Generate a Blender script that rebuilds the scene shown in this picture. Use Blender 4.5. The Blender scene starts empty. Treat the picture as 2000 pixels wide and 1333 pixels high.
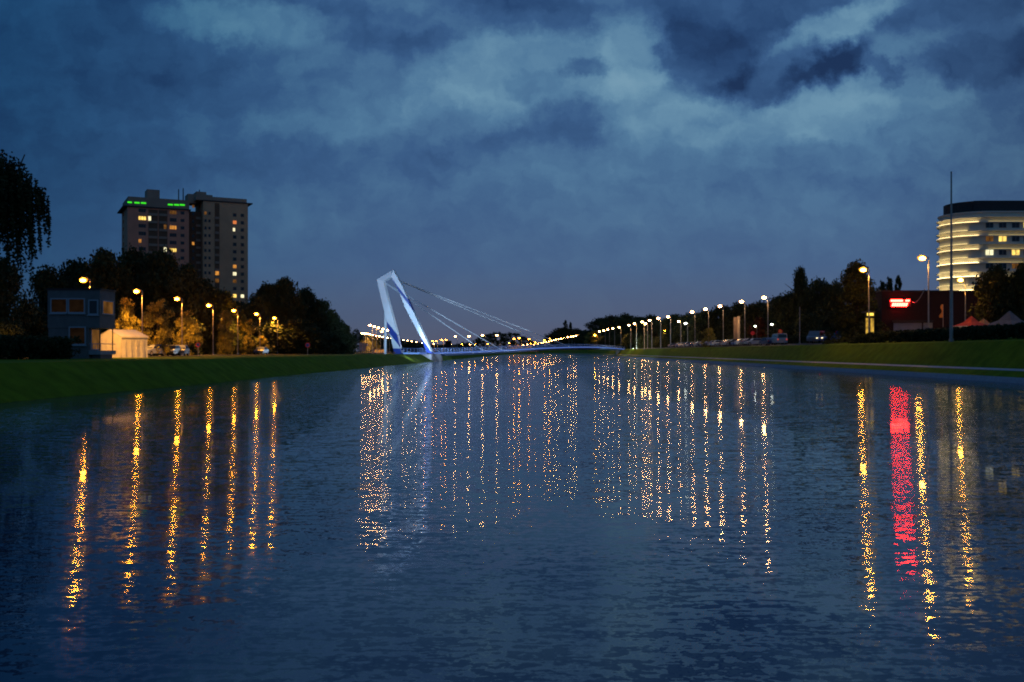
import bpy, bmesh, math, random
import numpy as np
from mathutils import Vector, Matrix

C = bpy.context.scene
COL = C.collection
R = math.radians
rng = np.random.default_rng(7)
random.seed(7)

# ------------------------------------------------------------------ camera
F, VX, VY, CH = 1944.0, 1049.0, 687.0, 3.0      # focal length and vanishing point (pixels of a 2000 wide frame), eye height
cam = bpy.data.objects.new('camera', bpy.data.cameras.new('camera'))
COL.objects.link(cam)
cam.location = (0, 0, CH)
cam.rotation_euler = (R(90), 0, 0)
cam.data.sensor_width = 36.0
cam.data.lens = 36.0 * F / 2000.0
cam.data.shift_x = -(VX - 1000.0) / 2000.0
cam.data.shift_y = (VY - 666.5) / 2000.0
cam.data.clip_start = 0.1
cam.data.clip_end = 20000
C.camera = cam

# ------------------------------------------------------------------ render / exposure
C.view_settings.view_transform = 'Standard'
C.view_settings.look = 'None'
C.view_settings.exposure = 0.0
C.view_settings.gamma = 1.0
C.cycles.use_denoising = True
C.cycles.use_adaptive_sampling = False
C.cycles.sample_clamp_direct = 60
C.cycles.denoising_prefilter = 'NONE'      # keep the grain of the rippled reflections
C.cycles.sample_clamp_indirect = 12
C.cycles.max_bounces = 5
C.cycles.diffuse_bounces = 2
C.cycles.glossy_bounces = 3
C.cycles.transmission_bounces = 3
C.cycles.caustics_reflective = False
C.cycles.caustics_refractive = False
C.cycles.filter_width = 1.9


def lin(r, g, b):
    f = lambda c: (c / 255) / 12.92 if c <= 10.31 else (((c / 255) + 0.055) / 1.055) ** 2.4
    return (f(r), f(g), f(b), 1.0)


# ------------------------------------------------------------------ sky
world = bpy.data.worlds.new('World')
C.world = world
world.use_nodes = True
wt = world.node_tree
wt.nodes.clear()
N = wt.nodes.new
L = wt.links.new


def wmath(op, a, b=None, clamp=False):
    n = N('ShaderNodeMath'); n.operation = op; n.use_clamp = clamp
    for k, v in enumerate((a, b)):
        if v is None: continue
        if isinstance(v, (int, float)): n.inputs[k].default_value = v
        else: L(v, n.inputs[k])
    return n.outputs[0]


tc = N('ShaderNodeTexCoord')
sep = N('ShaderNodeSeparateXYZ'); L(tc.outputs['Generated'], sep.inputs[0])
ay = wmath('MAXIMUM', wmath('ABSOLUTE', sep.outputs[1]), 0.2)
su = wmath('DIVIDE', sep.outputs[0], ay)
sv = wmath('DIVIDE', wmath('ABSOLUTE', sep.outputs[2]), ay)
comb = N('ShaderNodeCombineXYZ'); L(su, comb.inputs[0]); L(sv, comb.inputs[1])
# ragged edges: warp the cloud coordinates with noise
wn = N('ShaderNodeTexNoise'); wn.inputs['Scale'].default_value = 13; wn.inputs['Detail'].default_value = 8; wn.inputs['Roughness'].default_value = 0.66
L(comb.outputs[0], wn.inputs['Vector'])
wsub = N('ShaderNodeVectorMath'); wsub.operation = 'SUBTRACT'; L(wn.outputs['Color'], wsub.inputs[0]); wsub.inputs[1].default_value = (.5, .5, .5)
wsc = N('ShaderNodeVectorMath'); wsc.operation = 'MULTIPLY'; L(wsub.outputs[0], wsc.inputs[0]); wsc.inputs[1].default_value = (.085, .05, 0)
wadd = N('ShaderNodeVectorMath'); wadd.operation = 'ADD'; L(comb.outputs[0], wadd.inputs[0]); L(wsc.outputs[0], wadd.inputs[1])
wn2 = N('ShaderNodeTexNoise'); wn2.inputs['Scale'].default_value = 42; wn2.inputs['Detail'].default_value = 6; wn2.inputs['Roughness'].default_value = .62
L(comb.outputs[0], wn2.inputs['Vector'])
wsb2 = N('ShaderNodeVectorMath'); wsb2.operation = 'MULTIPLY_ADD'; L(wn2.outputs['Color'], wsb2.inputs[0]); wsb2.inputs[1].default_value = (.036, .026, 0); wsb2.inputs[2].default_value = (-.018, -.013, 0)
wad2 = N('ShaderNodeVectorMath'); wad2.operation = 'ADD'; L(wadd.outputs[0], wad2.inputs[0]); L(wsb2.outputs[0], wad2.inputs[1])
P2 = wad2.outputs[0]


def blob(px, py, rx, ry, rot, amp):
    m = N('ShaderNodeMapping'); m.vector_type = 'TEXTURE'
    m.inputs['Location'].default_value = ((px - VX) / F, (VY - py) / F, 0)
    m.inputs['Rotation'].default_value = (0, 0, R(rot))
    m.inputs['Scale'].default_value = (rx / F, ry / F, 1)
    L(P2, m.inputs['Vector'])
    g = N('ShaderNodeTexGradient'); g.gradient_type = 'SPHERICAL'; L(m.outputs[0], g.inputs[0])
    s = N('ShaderNodeMapRange'); s.interpolation_type = 'SMOOTHSTEP'
    s.inputs['From Min'].default_value = 0; s.inputs['From Max'].default_value = 0.60
    s.inputs['To Min'].default_value = 0; s.inputs['To Max'].default_value = amp * (.60 if amp > 0 else .56)
    L(g.outputs['Fac'], s.inputs['Value'])
    return s.outputs[0]


gaps = [  # openings in the cloud (px, py, radius x, radius y, tilt, amount)
    (470, 40, 260, 55, -5, .42), (800, 30, 220, 45, 0, .20), (1000, 130, 230, 120, 12, .36), (1230, 110, 110, 130, -25, .55),
    (1270, 190, 180, 80, 0, .26), (1500, 225, 420, 75, 3, .40), (1600, 75, 230, 55, 33, .62), (1780, 150, 240, 130, 10, .26),
    (900, 215, 360, 70, 8, .14), (640, 225, 260, 60, 5, .10), (720, 140, 300, 90, 0, .10), (1500, 330, 700, 170, 0, .16), (1000, 520, 1500, 200, 0, .10)]
darks = [
    (1440, 10, 330, 130, 8, -.38), (1370, 110, 130, 110, -30, -.30), (1530, 145, 240, 62, 14, -.72), (1650, 115, 80, 50, 10, -.3), (1930, 118, 210, 70, 4, -.62),
    (1135, 140, 60, 28, 0, -.35), (1045, 165, 75, 34, 0, -.32), (750, 55, 180, 70, -10, -.34), (1010, 25, 240, 65, 0, -.42), (1160, 235, 230, 60, 0, -.16),
    (1330, 245, 90, 40, 0, -.22), (1460, 245, 130, 45, 0, -.25), (1700, 235, 190, 40, 4, -.22), (500, 150, 420, 90, 3, -.06), (650, 310, 500, 70, 5, -.12),
    (1735, 132, 50, 26, 0, -.35), (1745, 157, 40, 18, 0, -.30), (850, 325, 100, 40, 0, -.16), (40, 120, 480, 620, 0, -.30), (1900, 20, 260, 70, 10, -.25),
    (1300, 380, 600, 60, 2, -.10), (2000, 380, 420, 340, 0, -.12)]
fn = N('ShaderNodeTexNoise'); fn.inputs['Scale'].default_value = 1.0; fn.inputs['Detail'].default_value = 9; fn.inputs['Roughness'].default_value = .58
fm = N('ShaderNodeMapping'); fm.inputs['Scale'].default_value = (5.5, 17, 1); fm.inputs['Location'].default_value = (3.1, 1.7, 0); L(P2, fm.inputs['Vector']); L(fm.outputs[0], fn.inputs['Vector'])
acc = wmath('ADD', wmath('MULTIPLY', wmath('SUBTRACT', fn.outputs['Fac'], .5), .50), .46)
for b in gaps + darks:
    acc = wmath('ADD', acc, blob(*b))
fin = N('ShaderNodeTexNoise'); fin.inputs['Scale'].default_value = 34; fin.inputs['Detail'].default_value = 6; L(P2, fin.inputs['Vector'])
acc = wmath('ADD', acc, wmath('MULTIPLY', wmath('SUBTRACT', fin.outputs['Fac'], .5), .34))
ramp = N('ShaderNodeValToRGB'); L(wmath('ADD', acc, 0, True), ramp.inputs[0])
els = ramp.color_ramp.elements
els[0].position = 0.0; els[0].color = lin(18, 46, 86)
els[1].position = 1.0; els[1].color = lin(118, 158, 182)
for p, c in ((.18, (35, 68, 112)), (.40, (55, 92, 137)), (.62, (80, 122, 158)), (.82, (104, 146, 174))):
    e = els.new(p); e.color = lin(*c)
# towards the horizon the cloud deck turns into an even grey-violet veil
hr = N('ShaderNodeValToRGB'); L(wmath('MULTIPLY', sv, 4.0, True), hr.inputs[0])
he = hr.color_ramp.elements
he[0].position = 0; he[0].color = lin(90, 90, 108)
he[1].position = 1; he[1].color = lin(54, 90, 134)
e = he.new(.13); e.color = lin(75, 91, 121)
e = he.new(.35); e.color = lin(61, 91, 134)
hm = N('ShaderNodeMapRange'); hm.interpolation_type = 'SMOOTHSTEP'
hm.inputs['From Min'].default_value = 0.03; hm.inputs['From Max'].default_value = .24
hm.inputs['To Min'].default_value = .12; hm.inputs['To Max'].default_value = 1.0; L(sv, hm.inputs['Value'])
lr = N('ShaderNodeMapRange'); lr.interpolation_type = 'SMOOTHSTEP'     # the eastern (left) end of the sky is deeper
lr.inputs['From Min'].default_value = -.62; lr.inputs['From Max'].default_value = -.08
lr.inputs['To Min'].default_value = .0; lr.inputs['To Max'].default_value = 1.0; L(su, lr.inputs['Value'])
lr2 = N('ShaderNodeMapRange'); lr2.interpolation_type = 'SMOOTHSTEP'
lr2.inputs['From Min'].default_value = .3; lr2.inputs['From Max'].default_value = .55
lr2.inputs['To Min'].default_value = 1.0; lr2.inputs['To Max'].default_value = .78; L(su, lr2.inputs['Value'])
mixs = N('ShaderNodeMixRGB'); L(hm.outputs[0], mixs.inputs[0]); L(hr.outputs[0], mixs.inputs[1]); L(ramp.outputs[0], mixs.inputs[2])
tint = N('ShaderNodeMixRGB'); tint.inputs[1].default_value = (.22, .60, .68, 1); tint.inputs[2].default_value = (1, 1, 1, 1); L(lr.outputs[0], tint.inputs[0])
mul0 = N('ShaderNodeVectorMath'); mul0.operation = 'MULTIPLY'; L(mixs.outputs[0], mul0.inputs[0]); L(tint.outputs[0], mul0.inputs[1])
mul = N('ShaderNodeVectorMath'); mul.operation = 'SCALE'; L(mul0.outputs[0], mul.inputs[0]); L(lr2.outputs[0], mul.inputs['Scale'])
bgc = N('ShaderNodeBackground'); L(mul.outputs[0], bgc.inputs['Color']); bgc.inputs['Strength'].default_value = .93
nish = N('ShaderNodeTexSky'); nish.sky_type = 'NISHITA'; nish.sun_disc = False
nish.sun_elevation = R(-3.5); nish.sun_rotation = R(20)
bgn = N('ShaderNodeBackground'); L(nish.outputs[0], bgn.inputs['Color']); bgn.inputs['Strength'].default_value = .06
adds = N('ShaderNodeAddShader'); L(bgc.outputs[0], adds.inputs[0]); L(bgn.outputs[0], adds.inputs[1])
wo = N('ShaderNodeOutputWorld'); L(adds.outputs[0], wo.inputs['Surface'])
world.cycles.sampling_method = 'MANUAL'
world.cycles.sample_map_resolution = 256

# ------------------------------------------------------------------ helpers


def P(px, py, d):
    return Vector(((px - VX) * d / F, d, CH + (VY - py) * d / F))


def PX(px, d):
    return (px - VX) * d / F


def PZ(py, d):
    return CH + (VY - py) * d / F


def mat(name, col, rough=.8, var=.25, scale=1.5, metal=0.0, spec=.3, bump=0.0, emit=None, estr=0):
    m = bpy.data.materials.new(name); m.use_nodes = True
    t = m.node_tree; b = t.nodes['Principled BSDF']
    b.inputs['Roughness'].default_value = rough; b.inputs['Metallic'].default_value = metal
    b.inputs['Specular IOR Level'].default_value = spec
    tcn = t.nodes.new('ShaderNodeTexCoord')
    n = t.nodes.new('ShaderNodeTexNoise'); n.inputs['Scale'].default_value = scale; n.inputs['Detail'].default_value = 5
    t.links.new(tcn.outputs['Object'], n.inputs['Vector'])
    r = t.nodes.new('ShaderNodeValToRGB'); t.links.new(n.outputs['Fac'], r.inputs[0])
    r.color_ramp.elements[0].position = .3; r.color_ramp.elements[1].position = .7
    r.color_ramp.elements[0].color = (*[c * (1 - var) for c in col[:3]], 1)
    r.color_ramp.elements[1].color = (*[min(1, c * (1 + var)) for c in col[:3]], 1)
    t.links.new(r.outputs[0], b.inputs['Base Color'])
    if bump:
        bp = t.nodes.new('ShaderNodeBump'); bp.inputs['Strength'].default_value = bump; bp.inputs['Distance'].default_value = .05
        t.links.new(n.outputs['Fac'], bp.inputs['Height']); t.links.new(bp.outputs[0], b.inputs['Normal'])
    if emit:
        b.inputs['Emission Color'].default_value = (*emit[:3], 1); b.inputs['Emission Strength'].default_value = estr
    return m


def emat(name, col, strength, var=0.0, scale=2.0):
    m = bpy.data.materials.new(name); m.use_nodes = True
    t = m.node_tree; t.nodes.clear()
    e = t.nodes.new('ShaderNodeEmission'); o = t.nodes.new('ShaderNodeOutputMaterial')
    e.inputs[0].default_value = (*col[:3], 1); e.inputs[1].default_value = strength
    if var:
        tcn = t.nodes.new('ShaderNodeTexCoord'); n = t.nodes.new('ShaderNodeTexNoise'); n.inputs['Scale'].default_value = scale
        t.links.new(tcn.outputs['Object'], n.inputs['Vector'])
        r = t.nodes.new('ShaderNodeMapRange'); t.links.new(n.outputs['Fac'], r.inputs['Value'])
        r.inputs['From Min'].default_value = .3; r.inputs['From Max'].default_value = .7
        r.inputs['To Min'].default_value = strength * (1 - var); r.inputs['To Max'].default_value = strength * (1 + var)
        t.links.new(r.outputs[0], e.inputs[1])
    t.links.new(e.outputs[0], o.inputs[0])
    return m


def lampmat(name, col, core, rim):
    """luminaire bowl with a hot core; its dimmer rim stands for the lens glow around the lamp"""
    m = bpy.data.materials.new(name); m.use_nodes = True
    t = m.node_tree; t.nodes.clear()
    e = t.nodes.new('ShaderNodeEmission'); o = t.nodes.new('ShaderNodeOutputMaterial'); e.inputs[0].default_value = (*col, 1)
    tcn = t.nodes.new('ShaderNodeTexCoord'); mp = t.nodes.new('ShaderNodeMapping'); mp.vector_type = 'TEXTURE'
    mp.inputs['Location'].default_value = (-.98, 0, 11.72); mp.inputs['Scale'].default_value = (.50, 5, .26)
    t.links.new(tcn.outputs['Object'], mp.inputs['Vector'])
    g_ = t.nodes.new('ShaderNodeTexGradient'); g_.gradient_type = 'SPHERICAL'; t.links.new(mp.outputs[0], g_.inputs[0])
    r = t.nodes.new('ShaderNodeMapRange'); t.links.new(g_.outputs['Fac'], r.inputs['Value']); r.interpolation_type = 'SMOOTHSTEP'
    r.inputs['From Min'].default_value = .05; r.inputs['From Max'].default_value = .6; r.inputs['To Min'].default_value = rim; r.inputs['To Max'].default_value = core
    t.links.new(r.outputs[0], e.inputs[1]); t.links.new(e.outputs[0], o.inputs[0]); return m


class MB:
    def __init__(s): s.v = []; s.f = []; s.m = []

    def add(s, vs, fs, mi=0):
        o = len(s.v); s.v += [tuple(v) for v in vs]; s.f += [tuple(i + o for i in f) for f in fs]; s.m += [mi] * len(fs); return s

    def box(s, x0, x1, y0, y1, z0, z1, mi=0):
        return s.add([(x0, y0, z0), (x1, y0, z0), (x1, y1, z0), (x0, y1, z0), (x0, y0, z1), (x1, y0, z1), (x1, y1, z1), (x0, y1, z1)],
                     [(3, 2, 1, 0), (4, 5, 6, 7), (0, 1, 5, 4), (1, 2, 6, 5), (2, 3, 7, 6), (3, 0, 4, 7)], mi)

    def tube(s, a, b, r0, r1=None, n=8, mi=0):
        a = Vector(a); b = Vector(b); r1 = r0 if r1 is None else r1
        d = (b - a).normalized(); up = Vector((0, 0, 1)) if abs(d.z) < .9 else Vector((1, 0, 0))
        u = d.cross(up).normalized(); w = d.cross(u).normalized()
        vs = []
        for p, r in ((a, r0), (b, r1)):
            for k in range(n):
                t = 2 * math.pi * k / n; vs.append(p + u * (r * math.cos(t)) + w * (r * math.sin(t)))
        fs = [(k, (k + 1) % n, n + (k + 1) % n, n + k) for k in range(n)] + [tuple(range(n - 1, -1, -1)), tuple(range(n, 2 * n))]
        return s.add(vs, fs, mi)

    def path(s, pts, r, n=6, mi=0):
        for a, b in zip(pts[:-1], pts[1:]): s.tube(a, b, r, r, n, mi)
        return s

    def prism(s, outline, z0, z1, mi=0):
        n = len(outline)
        vs = [(x, y, z0) for x, y in outline] + [(x, y, z1) for x, y in outline]
        return s.add(vs, [(k, (k + 1) % n, n + (k + 1) % n, n + k) for k in range(n)] + [tuple(range(n - 1, -1, -1)), tuple(range(n, 2 * n))], mi)

    def mesh(s, name, mats):
        me = bpy.data.meshes.new(name); me.from_pydata(s.v, [], s.f)
        mats = mats if isinstance(mats, (list, tuple)) else [mats]
        for m in mats: me.materials.append(m)
        if len(mats) > 1: me.polygons.foreach_set('material_index', s.m)
        me.update(); return me

    def build(s, name, mats, parent=None, loc=(0, 0, 0)):
        return obj(name, s.mesh(name, mats), parent, loc)


def obj(name, me, parent=None, loc=(0, 0, 0)):
    o = bpy.data.objects.new(name, me); COL.objects.link(o); o.location = loc
    if parent: o.parent = parent
    return o


def tag(o, label=None, cat=None, group=None, kind=None):
    if label: o['label'] = label
    if cat: o['category'] = cat
    if group: o['group'] = group
    if kind: o['kind'] = kind
    return o


def empty(name, loc, rz=0.0):
    o = bpy.data.objects.new(name, None); COL.objects.link(o); o.location = loc; o.rotation_euler = (0, 0, rz); return o


def copy_tree(o, parent=None):
    c = o.copy(); COL.objects.link(c); c.parent = parent
    for ch in list(o.children): copy_tree(ch, c)
    return c


ORD = ['first', 'second', 'third', 'fourth', 'fifth', 'sixth', 'seventh', 'eighth', 'ninth', 'tenth', 'eleventh', 'twelfth', 'thirteenth', 'fourteenth',
       'fifteenth', 'sixteenth', 'seventeenth', 'eighteenth', 'nineteenth', 'twentieth', 'twenty-first', 'twenty-second', 'twenty-third', 'twenty-fourth',
       'twenty-fifth', 'twenty-sixth', 'twenty-seventh', 'twenty-eighth', 'twenty-ninth', 'thirtieth', 'thirty-first', 'thirty-second', 'thirty-third',
       'thirty-fourth', 'thirty-fifth', 'thirty-sixth']

# ------------------------------------------------------------------ materials
M = {}
M['grass'] = mat('grass_turf', (.105, .155, .008), .95, .26, .7, spec=.05, bump=.6)
M['soil'] = mat('dark_verge', (.035, .040, .022), .95, .3, .6, spec=.05)
M['asphalt'] = mat('asphalt', (.06, .058, .055), .85, .25, 3)
M['concrete'] = mat('concrete', (.30, .30, .34), .8, .15, 2)
M['kerbstone'] = mat('kerb_stone', (.34, .34, .40), .75, .12, 3)
M['pole'] = mat('galvanised_steel', (.36, .33, .30), .5, .12, 4, metal=.2)
M['housing'] = mat('lamp_housing', (.16, .16, .17), .5, .1, 4)
M['bark'] = mat('bark', (.055, .042, .032), .9, .3, 4)
M['leaf'] = mat('dark_leaf', (.030, .040, .014), .8, .35, .6, spec=.2)
M['leaf_b'] = mat('olive_leaf', (.045, .050, .016), .8, .35, .6, spec=.2)
M['leaf_y'] = mat('lamplit_leaf', (.20, .17, .035), .7, .4, .8, spec=.25)  # paler leaf, part of the lamp light put into its colour
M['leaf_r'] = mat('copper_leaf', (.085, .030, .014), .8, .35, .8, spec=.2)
M['white_paint'] = mat('white_steel', (.74, .80, .86), .45, .04, .6)
M['blue_facet'] = mat('blue_facet_shade', (.03, .065, .33), .45, .08, .6)  # deep blue mast facets, with facet shading put into the colour
M['dark_paint'] = mat('dark_steel', (.02, .022, .03), .6, .1, 2)
M['deck_paint'] = mat('pale_blue_deck_steel', (.22, .33, .62), .5, .06, .6)
M['cable'] = mat('cable_sheath', (.62, .70, .80), .5, .05, 2)
M['tower_wall'] = mat('tower_panels', (.60, .33, .19), .9, .10, .25)
M['tower_glow'] = mat('tower_city_glow_panels', (.72, .28, .18), .9, .10, .25)  # left wing panels, warm city glow put into the colour
M['tower_side'] = mat('tower_recess_shade', (.17, .085, .05), .9, .12, .25)  # wall tone darkened for the shade of the recesses
M['tower_cap'] = mat('tower_parapet', (.36, .24, .18), .9, .1, .25)
M['dark_metal'] = mat('dark_cladding', (.03, .028, .03), .7, .15, 1)
M['glass'] = mat('dark_glass', (.02, .025, .03), .15, .2, 1, spec=.5)
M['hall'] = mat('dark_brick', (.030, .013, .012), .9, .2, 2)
M['panel'] = mat('grey_shutter', (.28, .26, .28), .7, .1, 1)
M['plaster'] = mat('white_render', (.66, .63, .52), .8, .06, .3)
M['ledge'] = mat('white_ledge', (.72, .70, .62), .7, .05, .5)
M['grey_block'] = mat('grey_concrete', (.155, .145, .150), .85, .12, 1.5)
M['frame'] = mat('pale_frame', (.36, .38, .44), .6, .05, 2)
M['canvas'] = mat('white_canvas', (.50, .50, .50), .8, .10, 1.2)
M['canvas_red'] = mat('red_canvas', (.50, .06, .03), .8, .15, 2)
M['tyre'] = mat('rubber', (.02, .02, .02), .9, .1, 4)
M['red_paint'] = mat('red_sign_face', (.55, .03, .05), .5, .05, 2)
M['blue_sign'] = mat('blue_sign_face', (.04, .09, .42), .5, .05, 2)
M['beige'] = mat('beige_panel', (.42, .36, .28), .7, .1, 1)
M['orange_cloth'] = mat('orange_cloth', (.65, .24, .05), .8, .15, 1.5)

E = {}
E['orange'] = lampmat('sodium_lamp', (1.0, .31, .015), 1250, 1.4)
E['gold'] = lampmat('gold_lamp', (1.0, .40, .035), 1150, 1.4)
E['white'] = lampmat('warm_white_lamp', (1.0, .50, .17), 1300, 2.0)
E['far_white'] = lampmat('far_white_lamp', (1.0, .50, .15), 210, 2.0)
E['mid_white'] = lampmat('middle_white_lamp', (1.0, .50, .17), 230, 2.0)
E['far_orange'] = lampmat('far_sodium_lamp', (1.0, .32, .02), 240, 2.0)
E['small_white'] = emat('cool_small_lamp', (.95, 1.0, .80), 14)
E['win_y'] = emat('lit_window_yellow', (1.0, .66, .14), 1.25, .45, .9)
E['win_o'] = emat('lit_window_orange', (1.0, .40, .07), .62, .4, .9)
E['win_w'] = emat('lit_window_white', (1.0, .92, .55), 1.15, .3, .9)
E['win_d'] = emat('dim_window', (1.0, .42, .10), .12, .5, .9)
E['win_dd'] = emat('curtained_window', (.8, .42, .22), .010, .6, .9)
E['win_r'] = emat('lit_window_red', (1.0, .28, .08), .75, .2, .9)
E['green'] = emat('green_lights', (.06, 1.0, .03), 1.0)
E['red_sign'] = emat('red_neon', (1.0, .022, .014), 62)
E['strip'] = emat('facade_strip', (1.0, .72, .30), 8)
E['strip_low'] = emat('facade_strip_bright', (1.0, .74, .34), 14)
E['strip_fill'] = emat('facade_fill_strip', (1.0, .72, .18), 1.0)
E['strip_fill_mid'] = emat('facade_fill_strip_middle', (1.0, .74, .28), 3.5)
E['kiosk'] = emat('kiosk_glow', (1.0, .58, .08), .55, .6, 1.2)
E['deck_led'] = emat('deck_led', (.16, .30, .95), .55)
E['tail'] = emat('tail_glow', (1.0, .10, .06), .5)
E['car_lamp'] = emat('car_lamp_glow', (1.0, .80, .45), 2.2)

# ------------------------------------------------------------------ ground, canal, roads
YS = [-60, -20, 20] + list(range(30, 300, 3)) + [310, 325, 340, 370, 400, 430, 460, 490, 520, 560, 600, 640, 680, 760, 840, 920, 980, 1040, 1080, 1110, 1125, 1140, 1400, 2000, 3500, 9000]


def xl(y): return float(np.interp(y, [0, 900, 1000, 1080, 1120], [-31, -31, -28, -19, -3])) + (.10 * math.sin(y * .47) + .07 * math.sin(y * 1.31 + 1) + .16 * math.sin(y * .083)) * (1 if y < 900 else 0)
def xr(y): return float(np.interp(y, [0, 560, 760, 920, 1040, 1120], [45, 45, 39.5, 29, 15, -2]))


def profile(y):
    a, b = xl(y), xr(y); w = b - a
    dep = max(0.05, min(1.6, w * .05)); k = 1.0
    if y > 1122:
        z = 2.6
        return [(-9000, 2.25), (-400, 2.25), (-120, 2.3), (a - 18, 2.4), (a - 3.4, z), (a, z), (a + .6, z), (b - .6, z), (b, z), (b + .25, z), (b + 1.4, z), (b + 1.9, z), (b + 4.6, 2.9), (b + 11, 3.4), (140, 4.7), (500, 4.7), (9000, 4.7)]
    return [(-9000, 2.25), (-400, 2.25), (-120, 2.3), (a - 18, 2.28), (a - 3.4, 2.25), (a, 0.02), (a + .6, -dep), (b - .6, -dep), (b, -.05), (b + .25, .55), (b + 1.4, 1.1), (b + 1.9, 1.3),
            (b + 4.6, 4.1), (b + 11, 4.7), (140, 4.7), (500, 4.7), (9000, 4.7)]


def gz(x, y):
    pr = profile(y); return float(np.interp(x, [p[0] for p in pr], [p[1] for p in pr]))


g = MB(); npf = len(profile(0))
for y in YS: g.v += [(x, y, z) for x, z in profile(y)]
for i in range(len(YS) - 1):
    for j in range(npf - 1):
        g.f.append((i * npf + j, i * npf + j + 1, (i + 1) * npf + j + 1, (i + 1) * npf + j))
        mi = 0 if (3 <= j <= 12) else 1
        if j == 3: mi = 0
        if j == 8: mi = 2
        if YS[i] > 1120: mi = 1
        g.m.append(mi)
ground = tag(g.build('ground', [M['grass'], M['soil'], M['concrete']]), kind='structure')


def strip(name, xs, zoff, m, y0, y1, step=30, side='r'):
    b = MB(); ys = np.arange(y0, y1 + .1, step)
    for y in ys:
        for f in xs:
            x = f(y); b.v.append((x, y, gz(x, y) + zoff))
    n = len(xs)
    for i in range(len(ys) - 1):
        for j in range(n - 1):
            b.f.append((i * n + j, i * n + j + 1, (i + 1) * n + j + 1, (i + 1) * n + j)); b.m.append(0)
    return tag(b.build(name, m), kind='structure')


strip('path', [lambda y: xr(y) + 1.42, lambda y: xr(y) + 1.88], .02, M['kerbstone'], -50, 1100, 10)
strip('kerb_strip', [lambda y: xr(y) + .02, lambda y: xr(y) + .24], .02, M['kerbstone'], -50, 1100, 10)
strip('road', [lambda y: xr(y) + 11.2, lambda y: xr(y) + 15, lambda y: xr(y) + 19], .03, M['asphalt'], -50, 1100)
strip('car_park', [lambda y: xr(y) + 6.2, lambda y: xr(y) + 8, lambda y: xr(y) + 11.0], .03, M['asphalt'], 180, 560)
strip('street', [lambda y: -44.0 - y * .085, lambda y: -47 - y * .085, lambda y: -52 - y * .085], .03, M['asphalt'], 60, 1100)

# water: two lobes, a rippled one and a calmer one; ripples come from noise slopes in world metres
wm = bpy.data.materials.new('canal_water'); wm.use_nodes = True
t = wm.node_tree; t.nodes.clear()
geo = t.nodes.new('ShaderNodeNewGeometry')


def nz(scale, loc, detail):
    mp = t.nodes.new('ShaderNodeMapping'); mp.inputs['Scale'].default_value = scale; mp.inputs['Location'].default_value = loc
    t.links.new(geo.outputs['Position'], mp.inputs['Vector'])
    n = t.nodes.new('ShaderNodeTexNoise'); n.inputs['Scale'].default_value = 1; n.inputs['Detail'].default_value = detail; n.inputs['Roughness'].default_value = .5
    t.links.new(mp.outputs[0], n.inputs['Vector'])
    s = t.nodes.new('ShaderNodeVectorMath'); s.operation = 'SUBTRACT'; s.inputs[1].default_value = (.5, .5, .5); t.links.new(n.outputs['Color'], s.inputs[0])
    return s.outputs[0]


def vm(op, a, b):
    n = t.nodes.new('ShaderNodeVectorMath'); n.operation = op
    for k, v in enumerate((a, b)):
        if isinstance(v, tuple): n.inputs[k].default_value = v
        else: t.links.new(v, n.inputs[k])
    return n.outputs[0]


rip = nz((8.0, 8.5, 1), (0, 0, 0), 3)          # small chop
swl = nz((1.6, 7.0, 1), (7, 3, 0), 2)          # long crested ripples across the canal
pat = nz((.16, .30, 1), (1, 9, 0), 2)         # gusts: rougher and calmer patches
sx = t.nodes.new('ShaderNodeSeparateXYZ'); t.links.new(pat, sx.inputs[0])
gust = t.nodes.new('ShaderNodeMapRange'); t.links.new(sx.outputs[0], gust.inputs['Value'])
gust.inputs['From Min'].default_value = -.2; gust.inputs['From Max'].default_value = .2; gust.inputs['To Min'].default_value = .74; gust.inputs['To Max'].default_value = 1.16
ph = vm('MULTIPLY', vm('ADD', rip, vm('MULTIPLY', swl, (.5, .9, .5))), (7.0, 11.0, 0))
sn = t.nodes.new('ShaderNodeVectorMath'); sn.operation = 'SINE'; t.links.new(ph, sn.inputs[0])
slope = vm('MULTIPLY', sn.outputs[0], (.009, .071, 0))
sc = t.nodes.new('ShaderNodeVectorMath'); sc.operation = 'SCALE'; t.links.new(slope, sc.inputs[0]); t.links.new(gust.outputs[0], sc.inputs['Scale'])


def lobe(vec, k, rough):
    v = vm('ADD', vm('MULTIPLY', vec, (k, k, 0)), (0, 0, 1))
    n = t.nodes.new('ShaderNodeVectorMath'); n.operation = 'NORMALIZE'; t.links.new(v, n.inputs[0])
    b = t.nodes.new('ShaderNodeBsdfPrincipled')
    b.inputs['Base Color'].default_value = (.010, .032, .078, 1); b.inputs['Roughness'].default_value = rough
    b.inputs['IOR'].default_value = 1.5
    t.links.new(n.outputs[0], b.inputs['Normal']); return b.outputs[0]


wmix = t.nodes.new('ShaderNodeMixShader'); wmix.inputs[0].default_value = .20
t.links.new(lobe(sc.outputs[0], 1.0, .065), wmix.inputs[1]); t.links.new(lobe(sc.outputs[0], .035, .02), wmix.inputs[2])
wout = t.nodes.new('ShaderNodeOutputMaterial'); t.links.new(wmix.outputs[0], wout.inputs[0])
w = MB(); w.add([(-34, -55, 0), (50, -55, 0), (50, 1123, 0), (-34, 1123, 0)], [(0, 1, 2, 3)])
tag(w.build('water', wm), kind='structure')

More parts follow.
